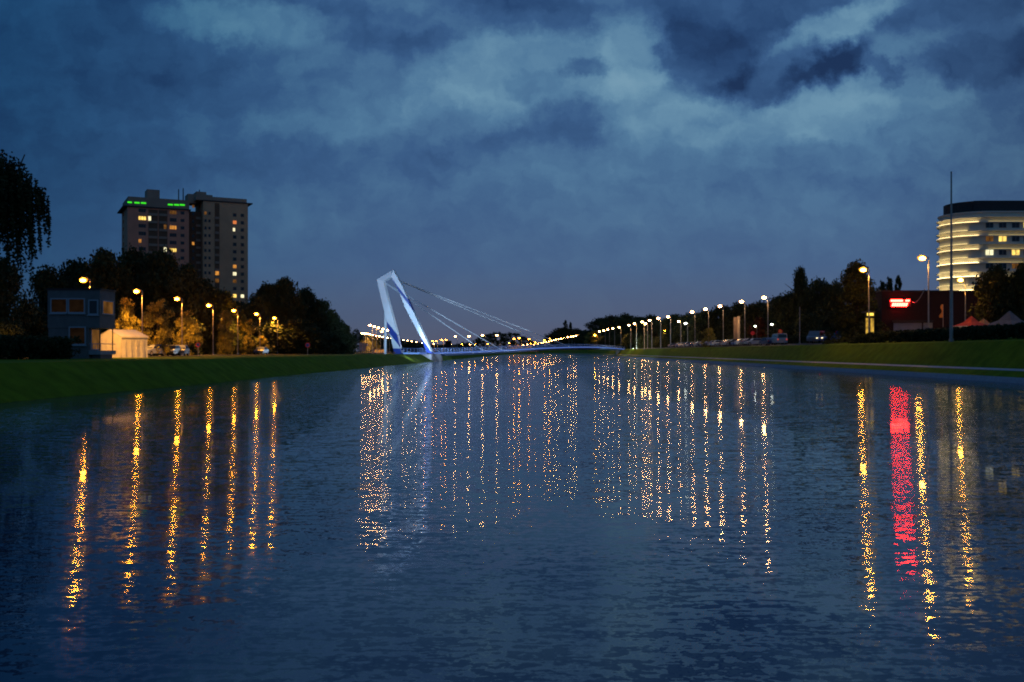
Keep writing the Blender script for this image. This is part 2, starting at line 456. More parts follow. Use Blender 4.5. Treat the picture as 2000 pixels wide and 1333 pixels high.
# ------------------------------------------------------------------ trees
def leaf_mesh(name, centres, radii, per, size, m, squash=.8):
    n = len(centres) * per
    c = np.repeat(np.asarray(centres, float), per, 0); r = np.repeat(np.asarray(radii, float), per)
    d = rng.normal(size=(n, 3)); d /= np.linalg.norm(d, axis=1, keepdims=True)
    p = c + d * (r * rng.random(n) ** .45)[:, None] * np.array([1, 1, squash])
    a = rng.normal(size=(n, 3)); a /= np.linalg.norm(a, axis=1, keepdims=True)
    b = np.cross(a, rng.normal(size=(n, 3))); b /= np.linalg.norm(b, axis=1, keepdims=True)
    s = (size * (.55 + .9 * rng.random(n)))[:, None]
    v = np.stack([p - a * s * .5, p + b * s * .32, p + a * s * .5, p - b * s * .32], 1).reshape(-1, 3)
    me = bpy.data.meshes.new(name)
    me.vertices.add(4 * n); me.vertices.foreach_set('co', v.astype(np.float32).ravel())
    me.loops.add(4 * n); me.loops.foreach_set('vertex_index', np.arange(4 * n, dtype=np.int32))
    me.polygons.add(n); me.polygons.foreach_set('loop_start', np.arange(0, 4 * n, 4, dtype=np.int32)); me.polygons.foreach_set('loop_total', np.full(n, 4, np.int32))
    me.materials.append(m); me.update(); me.validate(); return me


def trunk_mesh(h, r, limbs, spread, low=.25):
    b = MB(); z = 0; pts = [Vector((0, 0, -.3))]
    for k in range(1, 5): pts.append(Vector((random.uniform(-.02, .02) * h, random.uniform(-.02, .02) * h, h * .8 * k / 4)))
    for k in range(4): b.tube(pts[k], pts[k + 1], r * (1 - .2 * k), r * (1 - .2 * (k + 1)), 7)
    for k in range(limbs):
        tt = random.uniform(low, .75); base = Vector((0, 0, h * tt)); an = random.uniform(0, 6.28)
        tip = base + Vector((math.cos(an) * spread * random.uniform(.4, .85), math.sin(an) * spread * random.uniform(.4, .85), h * random.uniform(.06, .22)))
        b.tube(base, tip, r * .32, r * .08, 5)
    return b.mesh('trunk', M['bark'])


def crown_points(kind, h, rad, n):
    """clump centres and sizes for a crown of height h and radius rad"""
    cs, rs = [], []
    for _ in range(n):
        if kind == 'round':
            z = random.random(); prof = math.sin(math.pi * min(1, .12 + .86 * z)) ** .62
            z = .10 + .84 * z
        elif kind == 'column':
            z = random.random(); prof = (1 - z) ** .35 * min(1, .55 + z); z = .06 + .9 * z
        else:  # spire
            z = random.random(); prof = (1 - z) ** .8 * .95 + .08; z = .05 + .92 * z
        an = random.uniform(0, 6.28); q = rad * prof * math.sqrt(random.random()) * random.uniform(.75, 1.08)
        cs.append((math.cos(an) * q, math.sin(an) * q, h * z)); rs.append(rad * random.uniform(.16, .34) * (1 if kind == 'round' else .8))
    return cs, rs


PROTO = {}


def proto(key, kind, h, rad, n, per, size, m, limbs=9):
    lst = []
    for k in range(3 if kind == 'round' else 2):
        cs, rs = crown_points(kind, h, rad, n)
        lst.append((trunk_mesh(h, .028 * h, limbs, rad), leaf_mesh('crown', cs, rs, per, size, m)))
    PROTO[key] = lst


proto('dark', 'round', 10, 4.6, 150, 80, .42, M['leaf'])
proto('olive', 'round', 10, 4.6, 150, 80, .42, M['leaf_b'])
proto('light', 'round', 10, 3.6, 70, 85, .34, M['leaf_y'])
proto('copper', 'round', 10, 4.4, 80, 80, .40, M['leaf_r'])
proto('column', 'column', 10, 2.5, 130, 80, .30, M['leaf'])
proto('spire', 'spire', 10, 3.6, 150, 90, .30, M['leaf_b'])
TREE_N = [0]


def tree(kind, px, ytop, wpx, d, label, group=None, name='tree', sink=0.0, half=None):
    x = PX(px, d); z0 = gz(x, d) - sink; h = PZ(ytop, d) - z0
    base_rad = {'dark': 4.2, 'olive': 4.2, 'light': 3.6, 'copper': 4.4, 'column': 1.9, 'spire': 2.8}[kind]
    wr = wpx * d / F / 2
    tm, cm = PROTO[kind][TREE_N[0] % len(PROTO[kind])]; TREE_N[0] += 1
    r = empty(name, (x, d, z0), random.uniform(0, 6.28)); s = h / 10.0; k = wr / base_rad
    tr = obj('trunk', tm, r); tr.scale = (max(s * .6, .3 * k + .4 * s), max(s * .6, .3 * k + .4 * s), s)
    cr = obj('crown', cm, r); cr.scale = (k, k, s)
    tag(r, label, 'tree', group); return r


# ------------------------------------------------------------------ street lamps
LH = 12.0


def lamp_meshes(col):
    p = MB(); p.tube((0, 0, -.2), (0, 0, 4), .13, .11, 8); p.tube((0, 0, 4), (0, 0, 11.9), .11, .07, 8); p.box(-.16, .16, -.16, .16, -.2, .5)
    a = MB(); a.tube((0, 0, 11.85), (-.5, 0, 12.05), .06, .05, 6)
    h = MB(); h.add([(-.45, -.2, 12.0), (-1.45, -.13, 12.05), (-1.45, .13, 12.05), (-.45, .2, 12.0), (-.5, -.14, 12.2), (-1.3, -.08, 12.22), (-1.3, .08, 12.22), (-.5, .14, 12.2)],
                   [(0, 1, 2, 3), (7, 6, 5, 4), (0, 4, 5, 1), (1, 5, 6, 2), (2, 6, 7, 3), (3, 7, 4, 0)])
    l = MB(); prof = [(12.04, .60, .30), (11.86, .66, .33), (11.62, .58, .30), (11.44, .40, .20), (11.34, .18, .09)]; n = 10  # bowl drawn oversize so its rim imitates the glow halo
    for z, rx, ry in prof: l.v += [(-.98 + rx * math.cos(2 * math.pi * k / n), ry * math.sin(2 * math.pi * k / n), z) for k in range(n)]
    for i in range(len(prof) - 1):
        for k in range(n): l.f.append((i * n + (k + 1) % n, i * n + k, (i + 1) * n + k, (i + 1) * n + (k + 1) % n)); l.m.append(0)
    l.f.append(tuple(range((len(prof) - 1) * n + n - 1, (len(prof) - 1) * n - 1, -1))); l.m.append(0)
    return p, a, h, l


pm, am, hm_, lm = lamp_meshes(None)
pole_me, arm_me, head_me = pm.mesh('pole', M['pole']), am.mesh('arm', M['pole']), hm_.mesh('lamp_head', M['housing'])
BEAM = {}
for k_, c_, p_ in (('orange', (1.0, .40, .05), 13000), ('gold', (1.0, .46, .08), 1900), ('white', (1.0, .60, .27), 1500), ('mid_white', (1.0, .50, .14), 6500), ('far_orange', (1.0, .40, .05), 14000)):
    ld = bpy.data.lights.new('lamp_beam', 'SPOT'); ld.energy = p_; ld.color = c_; ld.spot_size = R(150); ld.spot_blend = .45; ld.shadow_soft_size = .2; BEAM[k_] = ld   # the downward beam of a luminaire
LENS = {k: lm.mesh('lens', E[k]) for k in ('orange', 'gold', 'white', 'far_white', 'mid_white', 'far_orange', 'small_white')}


def lamp(px, py, ztop, col, label, group, d=None, rz=0.0, name='street_lamp', zb=None, wide=1.0):
    """street lamp whose lit head shows at (px, py); its distance follows from the height of its head"""
    if d is None: d = (ztop - CH) * F / (VY - py)
    ztop = PZ(py, d)
    x = PX(px, d); z0 = gz(x, d) if zb is None else zb; s = (ztop - z0) / 11.9
    r = empty(name, (x + 1.0 * s * math.cos(rz), d + 1.0 * s * math.sin(rz), z0), rz); r.scale = (s * wide, s * wide, s)
    obj('pole', pole_me, r); obj('arm', arm_me, r); obj('lamp_head', head_me, r); obj('lens', LENS[col], r)
    if col in BEAM and (d < 620 or col == 'far_orange'):
        lo = bpy.data.objects.new('lamp_beam', BEAM[col]); COL.objects.link(lo); lo.parent = r; lo.location = (-.98, 0, 11.22)
    tag(r, label, 'street lamp', group); return r


for i, (px, py) in enumerate(((163, 546), (267, 568), (346, 583), (408, 596), (457, 606), (501, 613), (536, 621))):
    lamp(px, py, 12.0, 'orange', ['orange street lamp rising behind the two storey grey building'][0] if i == 0 else
         'orange street lamp by the trees on the left bank, %s past the grey building' % ORD[i - 1], 'orange lamps along the left bank road', d=112 if i == 0 else None)
for i, (px, py) in enumerate(((723, 635), (731, 637.5), (739, 640), (748, 642.5), (757, 645), (746, 648))):
    lamp(px, py, 12.0, 'mid_white', 'white street lamp left of the bridge mast, %s in the upper row' % ORD[i], 'upper row of lamps behind the mast')
rowB = [(707, 651), (711, 651.3), (715, 651.6), (719, 652), (723, 653), (728, 654), (735, 656), (741, 657), (747, 658.5), (757, 660), (764, 661), (772, 662), (780, 663.2), (788, 664.3), (796, 665.3), (804, 667), (813, 668), (824, 670)]
for i, (px, py) in enumerate(rowB):
    lamp(px, py, 12.0, 'mid_white', 'small white lamp in the lower row behind the mast, %s from the left' % ORD[i], 'lower row of lamps behind the mast')
mid = [(831, 669, 'o'), (846, 666, 'o'), (853, 666, 'o'), (847.5, 672, 'w'), (864, 664, 'o'), (872, 664, 'o'), (882, 673, 'w'), (890.5, 657, 'w'), (903, 672.5, 'o'), (918.5, 657, 'W'), (918, 673, 'w'), (928, 673, 'o'),
       (945, 655, 'W'), (953, 672, 'o'), (961, 672, 'w'), (973, 655, 'W'), (995, 670, 'o'), (1005, 662, 'o'), (1016, 660.5, 'O'), (1034, 662.5, 'o'), (1022.5, 674, 'w'), (1031, 673, 'w'), (1037, 671.5, 'o'), (1046, 669, 'o'), (1064, 664.5, 'o'), (1074, 661.5, 'o')]
cw = co = 0
for px, py, k in mid:
    d = 1185 if px > 880 and py < 668 or px > 980 else 980 + 4 * (px - 830) * .3
    if px > 880 and py >= 668: d = 1200 + (py - 668) * 20
    if k in 'oO':
        lab = 'orange light at the far end of the canal, %s orange one from the left' % ORD[co]; co += 1
    else:
        lab = 'white light at the far end of the canal, %s white one from the left' % ORD[cw]; cw += 1
    lamp(px, py, 0, 'far_orange' if k in 'oO' else 'far_white', lab, 'lights at the far end of the canal', d=d, wide=1.9 if k in 'OW' else 1.5)
rowC = [(1492, 580.5, 'white'), (1447.6, 588.5, 'white'), (1406, 597.5, 'white'), (1377.7, 603.3, 'white'), (1351.5, 609, 'white'), (1304.6, 618.6, 'white'), (1285.5, 621.6, 'white'), (1268.5, 625.5, 'white'), (1254, 628.5, 'white'), (1239, 632, 'white'),
        (1228, 635, 'white'), (1209, 639, 'white'), (1197, 641.3, 'white'), (1187, 643.5, 'white'), (1179, 645.6, 'white'), (1170.4, 647.3, 'white')]
for i, (px, py, c) in enumerate(rowC):
    zt = float(np.interp(VY - py, [40, 62, 105], [18.9, 17.2, 16.5]))
    lamp(px, py, zt, 'white' if i < 8 else 'mid_white', 'white street lamp on the right bank, %s of the white row from near' % ORD[i], 'white lamps along the right bank')
for i, (px, py) in enumerate(((1260.5, 632), (1325.5, 627.6))):
    lamp(px, py, 16.5, 'white', ['white street lamp standing lower between two taller lamps beside parked cars', 'lower white street lamp set back behind the parked cars'][i], 'white lamps along the right bank')
rowD = [(1137, 654), (1130, 655), (1125, 656), (1120, 657), (1115, 657.6), (1109, 658.7), (1101.6, 660), (1096, 661.6), (1091, 662.4), (1086, 663.3), (1081.6, 664.5), (1077, 665.6), (1072, 667), (1067, 668), (1062, 669), (1057.6, 670), (1051, 671.3), (1042.4, 673)]
for i, (px, py) in enumerate(rowD):
    lamp(px, py, 19.0, 'far_white', d=min(16 * F / (VY - py), 1165), label='tiny white lamp above the right half of the deck, %s from the right' % ORD[i], group='far lamps converging behind the bridge deck')
lamp(1685, 526, 16.5, 'gold', 'tall golden street lamp left of the red lit sign', 'golden lamps by the red sign')
lamp(1800, 503, 16.5, 'gold', 'tallest golden street lamp between the red sign and the flagpole', 'golden lamps by the red sign')
lamp(1163, 655, 0, 'gold', 'bright yellow lamp glowing in front of a lit tree', None, d=800, wide=1.5)
lamp(1875, 546, 0, 'gold', 'small golden lamp in front of the striped white building', None, d=205)
for px, py, d, lb in ((1339, 631.5, 420, 'dim small white lamp between tall lamps above the parked cars'), (1475, 637, 290, 'dim white lamp beside the copper coloured tree'), (1507.5, 633.5, 290, 'dim white lamp over the dark trees right of the tall lamp')):
    lamp(px, py, 0, 'small_white', lb, 'dim white lamps', d=d)
lamp(1298, 646, 0, 'far_orange', 'small orange lamp low among the trees behind parked cars', None, d=520)

# ------------------------------------------------------------------ footbridge with leaning mast
br = tag(empty('footbridge', (-36, 300, 2.2)), 'white cable stayed footbridge with a leaning blue and white mast', 'bridge')
BO = Vector(br.location)


def slab(polys, dfun, thick, mats, name, parent):
    """solid leg: front facets given in photo pixels at depth dfun(px,py), given a real thickness"""
    bm = bmesh.new(); idx = {}
    def vert(p):
        if p not in idx: idx[p] = bm.verts.new(P(p[0], p[1], dfun(*p)) - BO)
        return idx[p]
    for mi, pl in polys:
        f = bm.faces.new([vert(p) for p in pl]); f.material_index = mi
    bmesh.ops.recalc_face_normals(bm, faces=bm.faces)
    for f in list(bm.faces):
        if f.normal.y > 0: f.normal_flip()
    front = list(bm.faces)
    edges = [e for e in bm.edges if len(e.link_faces) == 1]
    back = {}
    for v in list(bm.verts): back[v] = bm.verts.new(v.co + Vector((.25 * thick, thick, 0)))
    for f in front:
        nf = bm.faces.new([back[v] for v in reversed(f.verts)]); nf.material_index = f.material_index
    for e in edges:
        f = e.link_faces[0]; a, b = e.verts
        nf = bm.faces.new((a, b, back[b], back[a])); nf.material_index = f.material_index
    bmesh.ops.recalc_face_normals(bm, faces=bm.faces)
    me = bpy.data.meshes.new(name); bm.to_mesh(me); bm.free()
    for m in mats: me.materials.append(m)
    return obj(name, me, parent)


def dl(px, py): return 303 - 13 * (694 - py) / 160      # the mast leans back over the bank
def dr(px, py): return 298 - 10 * (700 - py) / 170


WB = [M['white_paint'], M['blue_facet'], M['dark_paint']]
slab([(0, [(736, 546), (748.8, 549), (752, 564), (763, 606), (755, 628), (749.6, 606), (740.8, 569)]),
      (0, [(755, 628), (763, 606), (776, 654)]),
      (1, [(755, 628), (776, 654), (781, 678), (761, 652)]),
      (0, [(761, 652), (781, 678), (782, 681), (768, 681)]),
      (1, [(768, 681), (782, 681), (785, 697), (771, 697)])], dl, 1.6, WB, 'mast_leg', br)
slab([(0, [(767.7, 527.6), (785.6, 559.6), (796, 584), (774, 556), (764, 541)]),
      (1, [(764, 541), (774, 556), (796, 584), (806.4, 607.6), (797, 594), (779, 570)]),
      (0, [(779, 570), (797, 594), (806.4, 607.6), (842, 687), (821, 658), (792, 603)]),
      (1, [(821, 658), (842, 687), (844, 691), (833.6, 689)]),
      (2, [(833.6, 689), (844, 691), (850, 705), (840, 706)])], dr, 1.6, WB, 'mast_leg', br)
dtop = lambda px, py: 291 - 1.0 * (px - 736) / 32
slab([(0, [(736, 546), (767.7, 527.6), (764, 541), (748.8, 549)])], dtop, 1.9, WB, 'crossbeam', br)
s_ = MB(); s_.tube(P(752.5, 694, 301) - BO, P(752.5, 604, 299) - BO, .42, .36, 10); s_.build('back_stay', M['white_paint'], br)

# deck
ts = np.linspace(0, 1, 41)
DX = np.interp(ts, [0, 1], [-37, 49.5]); DY = np.interp(ts, [0, 1], [293, 586])
from_z = np.polyfit([0, .12, .25, .45, .66, .85, 1], [2.7, 2.95, 3.5, 4.6, 5.35, 5.15, 4.4], 4)
DZ = np.polyval(from_z, ts)
dirv = Vector((86.5, 293, 0)).normalized(); nrm = Vector((dirv.y, -dirv.x, 0))
HW = 2.6


def dpt(i, off, dz): return Vector((DX[i], DY[i], DZ[i] + dz)) + nrm * off - BO


def sweep(sec, name, m):
    b = MB(); n = len(sec)
    for i in range(len(ts)): b.v += [tuple(dpt(i, o, z)) for o, z in sec]
    for i in range(len(ts) - 1):
        for j in range(n): b.f.append((i * n + j, i * n + (j + 1) % n, (i + 1) * n + (j + 1) % n, (i + 1) * n + j)); b.m.append(0)
    b.f.append(tuple(range(n))); b.m.append(0); e0 = (len(ts) - 1) * n; b.f.append(tuple(reversed(range(e0, e0 + n)))); b.m.append(0)
    return b.build(name, m, br)


sweep([(-HW, 0), (HW, 0), (HW, -.45), (1.4, -1.1), (-1.4, -1.1), (-HW, -.45)], 'deck', M['deck_paint'])
sweep([(HW + .02, -.02), (HW + .10, -.02), (HW + .10, -.40), (HW + .02, -.40)], 'light_strip', E['deck_led'])
for sgn in (-1, 1):
    b = MB(); L_ = [Vector(dpt(i, sgn * (HW - .15), 0)) for i in range(len(ts))]
    for zz, rr in ((1.25, .05), (.95, .02), (.65, .02), (.35, .02)): b.path([p + Vector((0, 0, zz)) for p in L_], rr, 4)
    for p, q in zip(L_[:-1], L_[1:]):
        for k in range(3):
            c = p.lerp(q, k / 3); b.box(c.x - .035, c.x + .035, c.y - .035, c.y + .035, c.z - .02, c.z + 1.25)
    b.build('railing', M['deck_paint'], br)
# stays: a pair to the near third of the deck, a pair to the far one
topL = P(748, 549, 291) - BO; topR = P(764, 541, 290) - BO
for (k, off, tp) in ((9, -HW + .2, topL), (10, HW - .2, topL), (22, -HW + .2, topR), (23, HW - .2, topR)):
    b = MB(); b.tube(tp + Vector((0, .9, -.2)), dpt(k, off, .1), .16, .16, 8); b.tube(dpt(k, off, -.3), dpt(k, off, .7), .22, .16, 8); b.build('stay_cable', M['cable'], br)
b = MB()
for k0, k1 in ((0, 5),):
    pts0 = [(-40, 290), (-31.5, 297), (-29.6, 306), (-31, 326), (-38, 322)]
b.prism([(x - BO.x, y - BO.y) for x, y in pts0], -.4 - BO.z, 2.15 - BO.z)
b.build('abutment', M['concrete'], br)
b = MB(); b.prism([(x - BO.x, y - BO.y) for x, y in ((46, 577), (50.5, 580), (52, 592), (46.5, 588))], .3 - BO.z, 3.6 - BO.z); b.build('abutment', M['concrete'], br)
# added floodlights on banks and deck that brighten mast, deck and cables
def floodlight(loc, target, power, col, size, label):
    r = tag(empty('floodlight', loc), label, 'floodlight', 'added floodlights around the footbridge')
    b = MB(); b.tube((0, 0, -.15), (0, 0, .35), .06, .05, 6); b.build('bracket', M['housing'], r)
    b = MB(); b.box(-.3, .3, -.12, .16, .36, .72); b.build('lamp_housing', M['housing'], r)
    ld = bpy.data.lights.new('flood', 'SPOT'); ld.energy = power; ld.color = col; ld.spot_size = R(size); ld.spot_blend = .5; ld.shadow_soft_size = .25
    lo = bpy.data.objects.new('added_flood_beam', ld); COL.objects.link(lo); lo.parent = r; lo.location = (0, -.3, .95)
    dvec = Vector(target) - (Vector(loc) + Vector((0, -.3, .95))); lo.rotation_euler = dvec.to_track_quat('-Z', 'Y').to_euler()
    return r


floodlight((-39, 262, 2.25), P(778, 600, 298), 30000, (.42, .66, 1.0), 62, 'added floodlight on left bank grass aimed at the bridge mast')
floodlight((-35.5, 276, 2.25), P(830, 640, 298), 6000, (.45, .74, 1.0), 70, 'added floodlight on the grass nearest the mast feet')
floodlight((49.5, 512, 3.9), (47, 575, 2.2), 16000, (.75, 1.0, .8), 110, 'added floodlight on the right bank by the bridge end')

floodlight((-34.5, 240, 2.2), (2, 372, 15), 480000, (.58, .78, 1.0), 34, 'added floodlight on the left bank aimed along the stay cables')
floodlight((49.0, 455, 3.6), (20, 405, 15), 200000, (.58, .78, 1.0), 40, 'added floodlight on the right bank aimed at the far stay cables')
for k_, nm_ in ((9, 'first'), (22, 'second')):
    floodlight(tuple(dpt(k_, 0, .16) + BO), P(752, 548, 292), 9000, (.55, .75, 1.0), 30, 'added floodlight on the bridge deck by the %s pair of stays' % nm_)
# ------------------------------------------------------------------ apartment tower
TA = R(28); TY = 420.0; TX = PX(249, TY)
tw = tag(empty('apartment_tower', (TX, TY, 2.25), TA), 'tall brown apartment tower with green lit parapet and scattered lit windows', 'tower block')
ca, sa = math.cos(TA), math.sin(TA)


def tu(px, v=0.0):
    k = (px - VX) / F; X0 = TX - v * sa; Y0 = TY + v * ca
    return (k * Y0 - X0) / (ca - k * sa)


def tyz(u, v, py): return PZ(py, TY + u * sa + v * ca) - 2.25


u1, u2, u3, u4 = 0.0, tu(369), tu(394, 3), tu(484.3, -1.2)
zcap = tyz(0, 0, 404); ztop = tyz(0, 0, 383.5); zr = tyz(u4, 0, 390); zrc = tyz(u4, 0, 399.5)
MB().box(u1, u2, 0, 24, -1, zcap).build('wall', M['tower_glow'], tw)
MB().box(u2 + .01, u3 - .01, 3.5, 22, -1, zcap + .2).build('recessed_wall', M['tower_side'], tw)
MB().box(u3, u4, -1.2, 20, -1, zrc).build('wall', M['tower_wall'], tw)
MB().box(u1 + .3, u2 + .2, .35, 23.6, zcap + .45, ztop).build('parapet', M['tower_cap'], tw)
MB().box(u3 - 3.0, u4 - .4, -.7, 19.6, zrc + .45, zr).build('parapet', M['tower_cap'], tw)
MB().box(u1 - 1.8, u2 + .8, -.6, 25, zcap + .003, zcap + .45).build('cornice', M['dark_metal'], tw)
MB().box(u3 - .3, u4 + 2.0, -1.6, 21, zrc + .003, zrc + .45).build('cornice', M['dark_metal'], tw)
b = MB(); b.box(tu(290), tu(315), 5, 13, ztop + .002, tyz(tu(300), 5, 370.5)); b.build('roof_house', M['tower_cap'], tw)
b = MB(); b.box(tu(371), tu(387), 6, 14, ztop - .3, tyz(u3, 6, 380.5)); b.box(tu(387) + .01, tu(407), 5, 14, zr - 1, tyz(u3, 6, 375.5)); b.box(tu(407) + .01, tu(420), 6, 14, zr - .5, tyz(u3, 6, 380)); b.box(tu(420) + .01, tu(440), 7, 14, zr - .5, tyz(u3, 6, 384.5))
b.build('roof_house', M['tower_cap'], tw)
for px, y in ((353, 370), (362, 368), (394, 371)):
    b = MB(); b.tube((tu(px), 6, ztop - 2), (tu(px), 6, tyz(tu(px), 6, y)), .28, .22, 6); b.build('antenna', M['dark_metal'], tw)
for px, y in ((252.5, 395.5), (267.5, 396.5), (280.3, 397), (332.8, 400.2), (345, 400.6), (356, 400.7)):
    uu = tu(px, .3); zz = tyz(uu, .3, y); MB().box(uu - 1.0 * (.7 if px < 260 else 1), uu + 1.0, .16, .33, zz - .28, zz + .28).build('green_light', E['green'], tw)
# balcony columns: flat dark panels whose colour stands for recess shade, with slabs
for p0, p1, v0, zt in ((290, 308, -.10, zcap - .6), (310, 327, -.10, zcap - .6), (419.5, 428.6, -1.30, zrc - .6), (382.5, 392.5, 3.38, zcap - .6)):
    b = MB(); b.box(tu(p0, v0), tu(p1, v0), v0, v0 + .09, 2, zt); b.build('recess_shade', M['tower_side'], tw)
    for r_ in range(9):
        zz = 62.9 - 2.25 - 3.25 * r_ - 1.9
        if zz > zt - .5: continue
        b = MB(); b.box(tu(p0, v0) + .1, tu(p1, v0) - .1, v0 - .28, v0 - .003, zz, zz + 1.0); b.build('balcony_front', M['tower_cap'], tw)
LIT = {('a', 1): 'win_y', ('b', 1): 'win_w', ('d', 0): 'win_d', ('c', 2): 'win_d', ('d', 2): 'win_o', ('a', 4): 'win_o', ('c', 5): 'win_w', ('d', 5): 'win_y', ('g', 4): 'win_o', ('h', 0): 'win_d', ('g', -1): 'win_d',
       ('k', 1): 'win_r', ('k', 2): 'win_w', ('k', 7): 'win_o', ('k', 8): 'win_w', ('k', 9): 'win_d', ('k', 11): 'win_y', ('l', 11): 'win_w', ('j', 8): 'win_o', ('j', 9): 'win_d', ('d', 4): None}
COLS = {'a': (270.8, 285, 0, 1.5), 'b': (289.8, 294.8, -.12, 2.0), 'c': (320, 325.2, -.12, 2.0), 'd': (331.6, 344.6, 0, 1.5), 'e': (352.8, 360, 0, 1.35), 'f': (366.8, 368.6, 0, 1.3), 'g': (375.2, 379.5, 3.5, 1.3),
        'h': (399, 403.4, -1.2, 1.3), 'i': (407, 411.4, -1.2, 1.3), 'j': (420.5, 427.5, -1.32, 1.7), 'k': (455, 461.8, -1.2, 1.45), 'l': (470.2, 476.5, -1.2, 1.45)}
ROWS = {'a': 6, 'b': 6, 'c': 6, 'd': 6, 'e': 8, 'f': 0, 'g': 8, 'h': 10, 'i': 10, 'j': 10, 'k': 13, 'l': 13}
rest = MB()
for c, (p0, p1, v, hh) in COLS.items():
    for r_ in range(-1, ROWS[c]):
        if r_ == -1 and (c, -1) not in LIT: continue
        lit = LIT.get((c, r_))
        if c in 'bcj' and not lit: continue
        rz_ = 62.9 - 2.25 - 3.25 * r_ + (.4 if c in 'ghijkl' else 0)
        a0, a1 = tu(p0, v), tu(p1, v)
        if (c, r_) == ('a', 4): a1 = a0 + (a1 - a0) * .35
        if (c, r_) == ('k', 2): a0, a1 = a0, a0 + (a1 - a0) * .6
        b = MB(); b.box(a0, a1, v - .05, v + .05, rz_ - hh / 2, rz_ + hh / 2)
        wdw = b.build('window', E[lit] if lit else M['glass'], tw)
        if lit: wdw['label'] = 'lit window'
        if (c in 'ad'):
            b = MB()
            for q in (.33, .67): b.box(a0 + (a1 - a0) * q - .06, a0 + (a1 - a0) * q + .06, v - .08, v - .052, rz_ - hh / 2, rz_ + hh / 2)
            b.build('frame', M['tower_side'], wdw)
for r_ in range(6):                                   # narrow windows on the end wall
    zz = 62.9 - 2.25 - 3.25 * r_; b = MB(); b.box(-.05, .05, 15, 18.5, zz - .7, zz + .7); b.build('window', E['win_dd'], tw)

# ------------------------------------------------------------------ rounded white building on the right
HB_D = 268.0
hb = tag(empty('curved_building', (PX(1915, HB_D), HB_D, 4.5)), 'white building with a rounded corner and glowing horizontal bands', 'building')
HO = Vector(hb.location)
bx0 = PX(1841, HB_D + 9) - HO.x; rad_ = 9.5; bx1 = PX(2090, HB_D) - HO.x


def outline(off, y_front=0.0, back=26):
    pts = [(bx0 + rad_ + 2, back)]
    for k in range(0, 37):
        a = math.pi * .70 + (math.pi * .80) * k / 36
        pts.append((bx0 + rad_ + (rad_ + off) * math.cos(a), rad_ + (rad_ + off) * math.sin(a)))
    pts += [(bx1, -off), (bx1, back)]
    return pts


zt_ = PZ(415, HB_D) - HO.z; fl = 26.6 * HB_D / F
MB().prism(outline(0), -1, zt_).build('wall', M['plaster'], hb)
o2 = [(x + (1.3 if x < 0 else 0), y + 3.0) for x, y in outline(-1.0)]
MB().prism(o2, zt_ + .32, PZ(391, HB_D + 3) - HO.z).build('roof_storey', M['dark_metal'], hb)
MB().prism(outline(.45), zt_ + .003, zt_ + .3).build('roof_edge', M['ledge'], hb)


def arc_strip(off, w_, z, k0, k1, straight=0.0):
    o1, o2_ = outline(off)[1:38], outline(off + w_)[1:38]
    b = MB(); n = 0
    A = o1[k0:k1 + 1]; B = o2_[k0:k1 + 1]
    if straight: A = A + [(A[-1][0] + straight, A[-1][1])]; B = B + [(B[-1][0] + straight, B[-1][1])]
    for (p, q) in zip(A, B): b.v += [(p[0], p[1], z), (q[0], q[1], z), (q[0], q[1], z - .06), (p[0], p[1], z - .06)]
    for i in range(len(A) - 1):
        for j in range(4): b.f.append((4 * i + j, 4 * i + (j + 1) % 4, 4 * i + 4 + (j + 1) % 4, 4 * i + 4 + j)); b.m.append(0)
    return b


for f_ in range(6):
    zu = PZ(424.5, HB_D) - HO.z - fl * f_; zl = zu - 10.6 * HB_D / F
    MB().prism(outline(.75), zu, zu + .22).build('ledge', M['ledge'], hb)
    MB().prism(outline(.75), zl, zl + .22).build('ledge', M['ledge'], hb)
    e_ = E['strip'] if f_ < 3 else E['strip_low']
    arc_strip(.50, .18, zl + .28, 9, 31).build('light_strip', e_, hb)
    arc_strip(.30, .25, zl - .70 - 16 * HB_D / F + .3 + .7, 9, 27).build('light_strip', E['strip_fill_mid'], hb)  # added strip that brightens the window band
    o1 = outline(.3)[37]
    b = MB(); b.box(o1[0] - 1, bx1, -.55, -.3, zl + .24, zl + .30); b.build('light_strip', E['strip_fill'], hb)  # added weak strip that brightens the flat front
    zc = PZ(439.5, HB_D) - HO.z - fl * f_ - .05
    for ci, p0 in enumerate((1925.5, 1951, 1976.5, 1999.5)):
        a0 = PX(p0, HB_D) - HO.x; a1 = PX(p0 + 14.5, HB_D) - HO.x
        lit = {(1, 0): 'win_d', (1, 1): 'win_y', (2, 0): 'win_w', (2, 2): 'win_y', (2, 1): None, (3, 2): 'win_d', (5, 2): 'win_w', (0, 3): 'win_y'}.get((f_, ci))
        b = MB(); b.box(a0, a1, -.06, .04, zc - .75, zc + .75); wdw = b.build('window', E[lit] if lit else M['glass'], hb)
        b = MB(); q = (a0 + a1) / 2; b.box(q - .06, q + .06, -.1, -.062, zc - .75, zc + .75); b.build('frame', M['housing'], wdw)
        if lit: wdw['label'] = 'lit window'

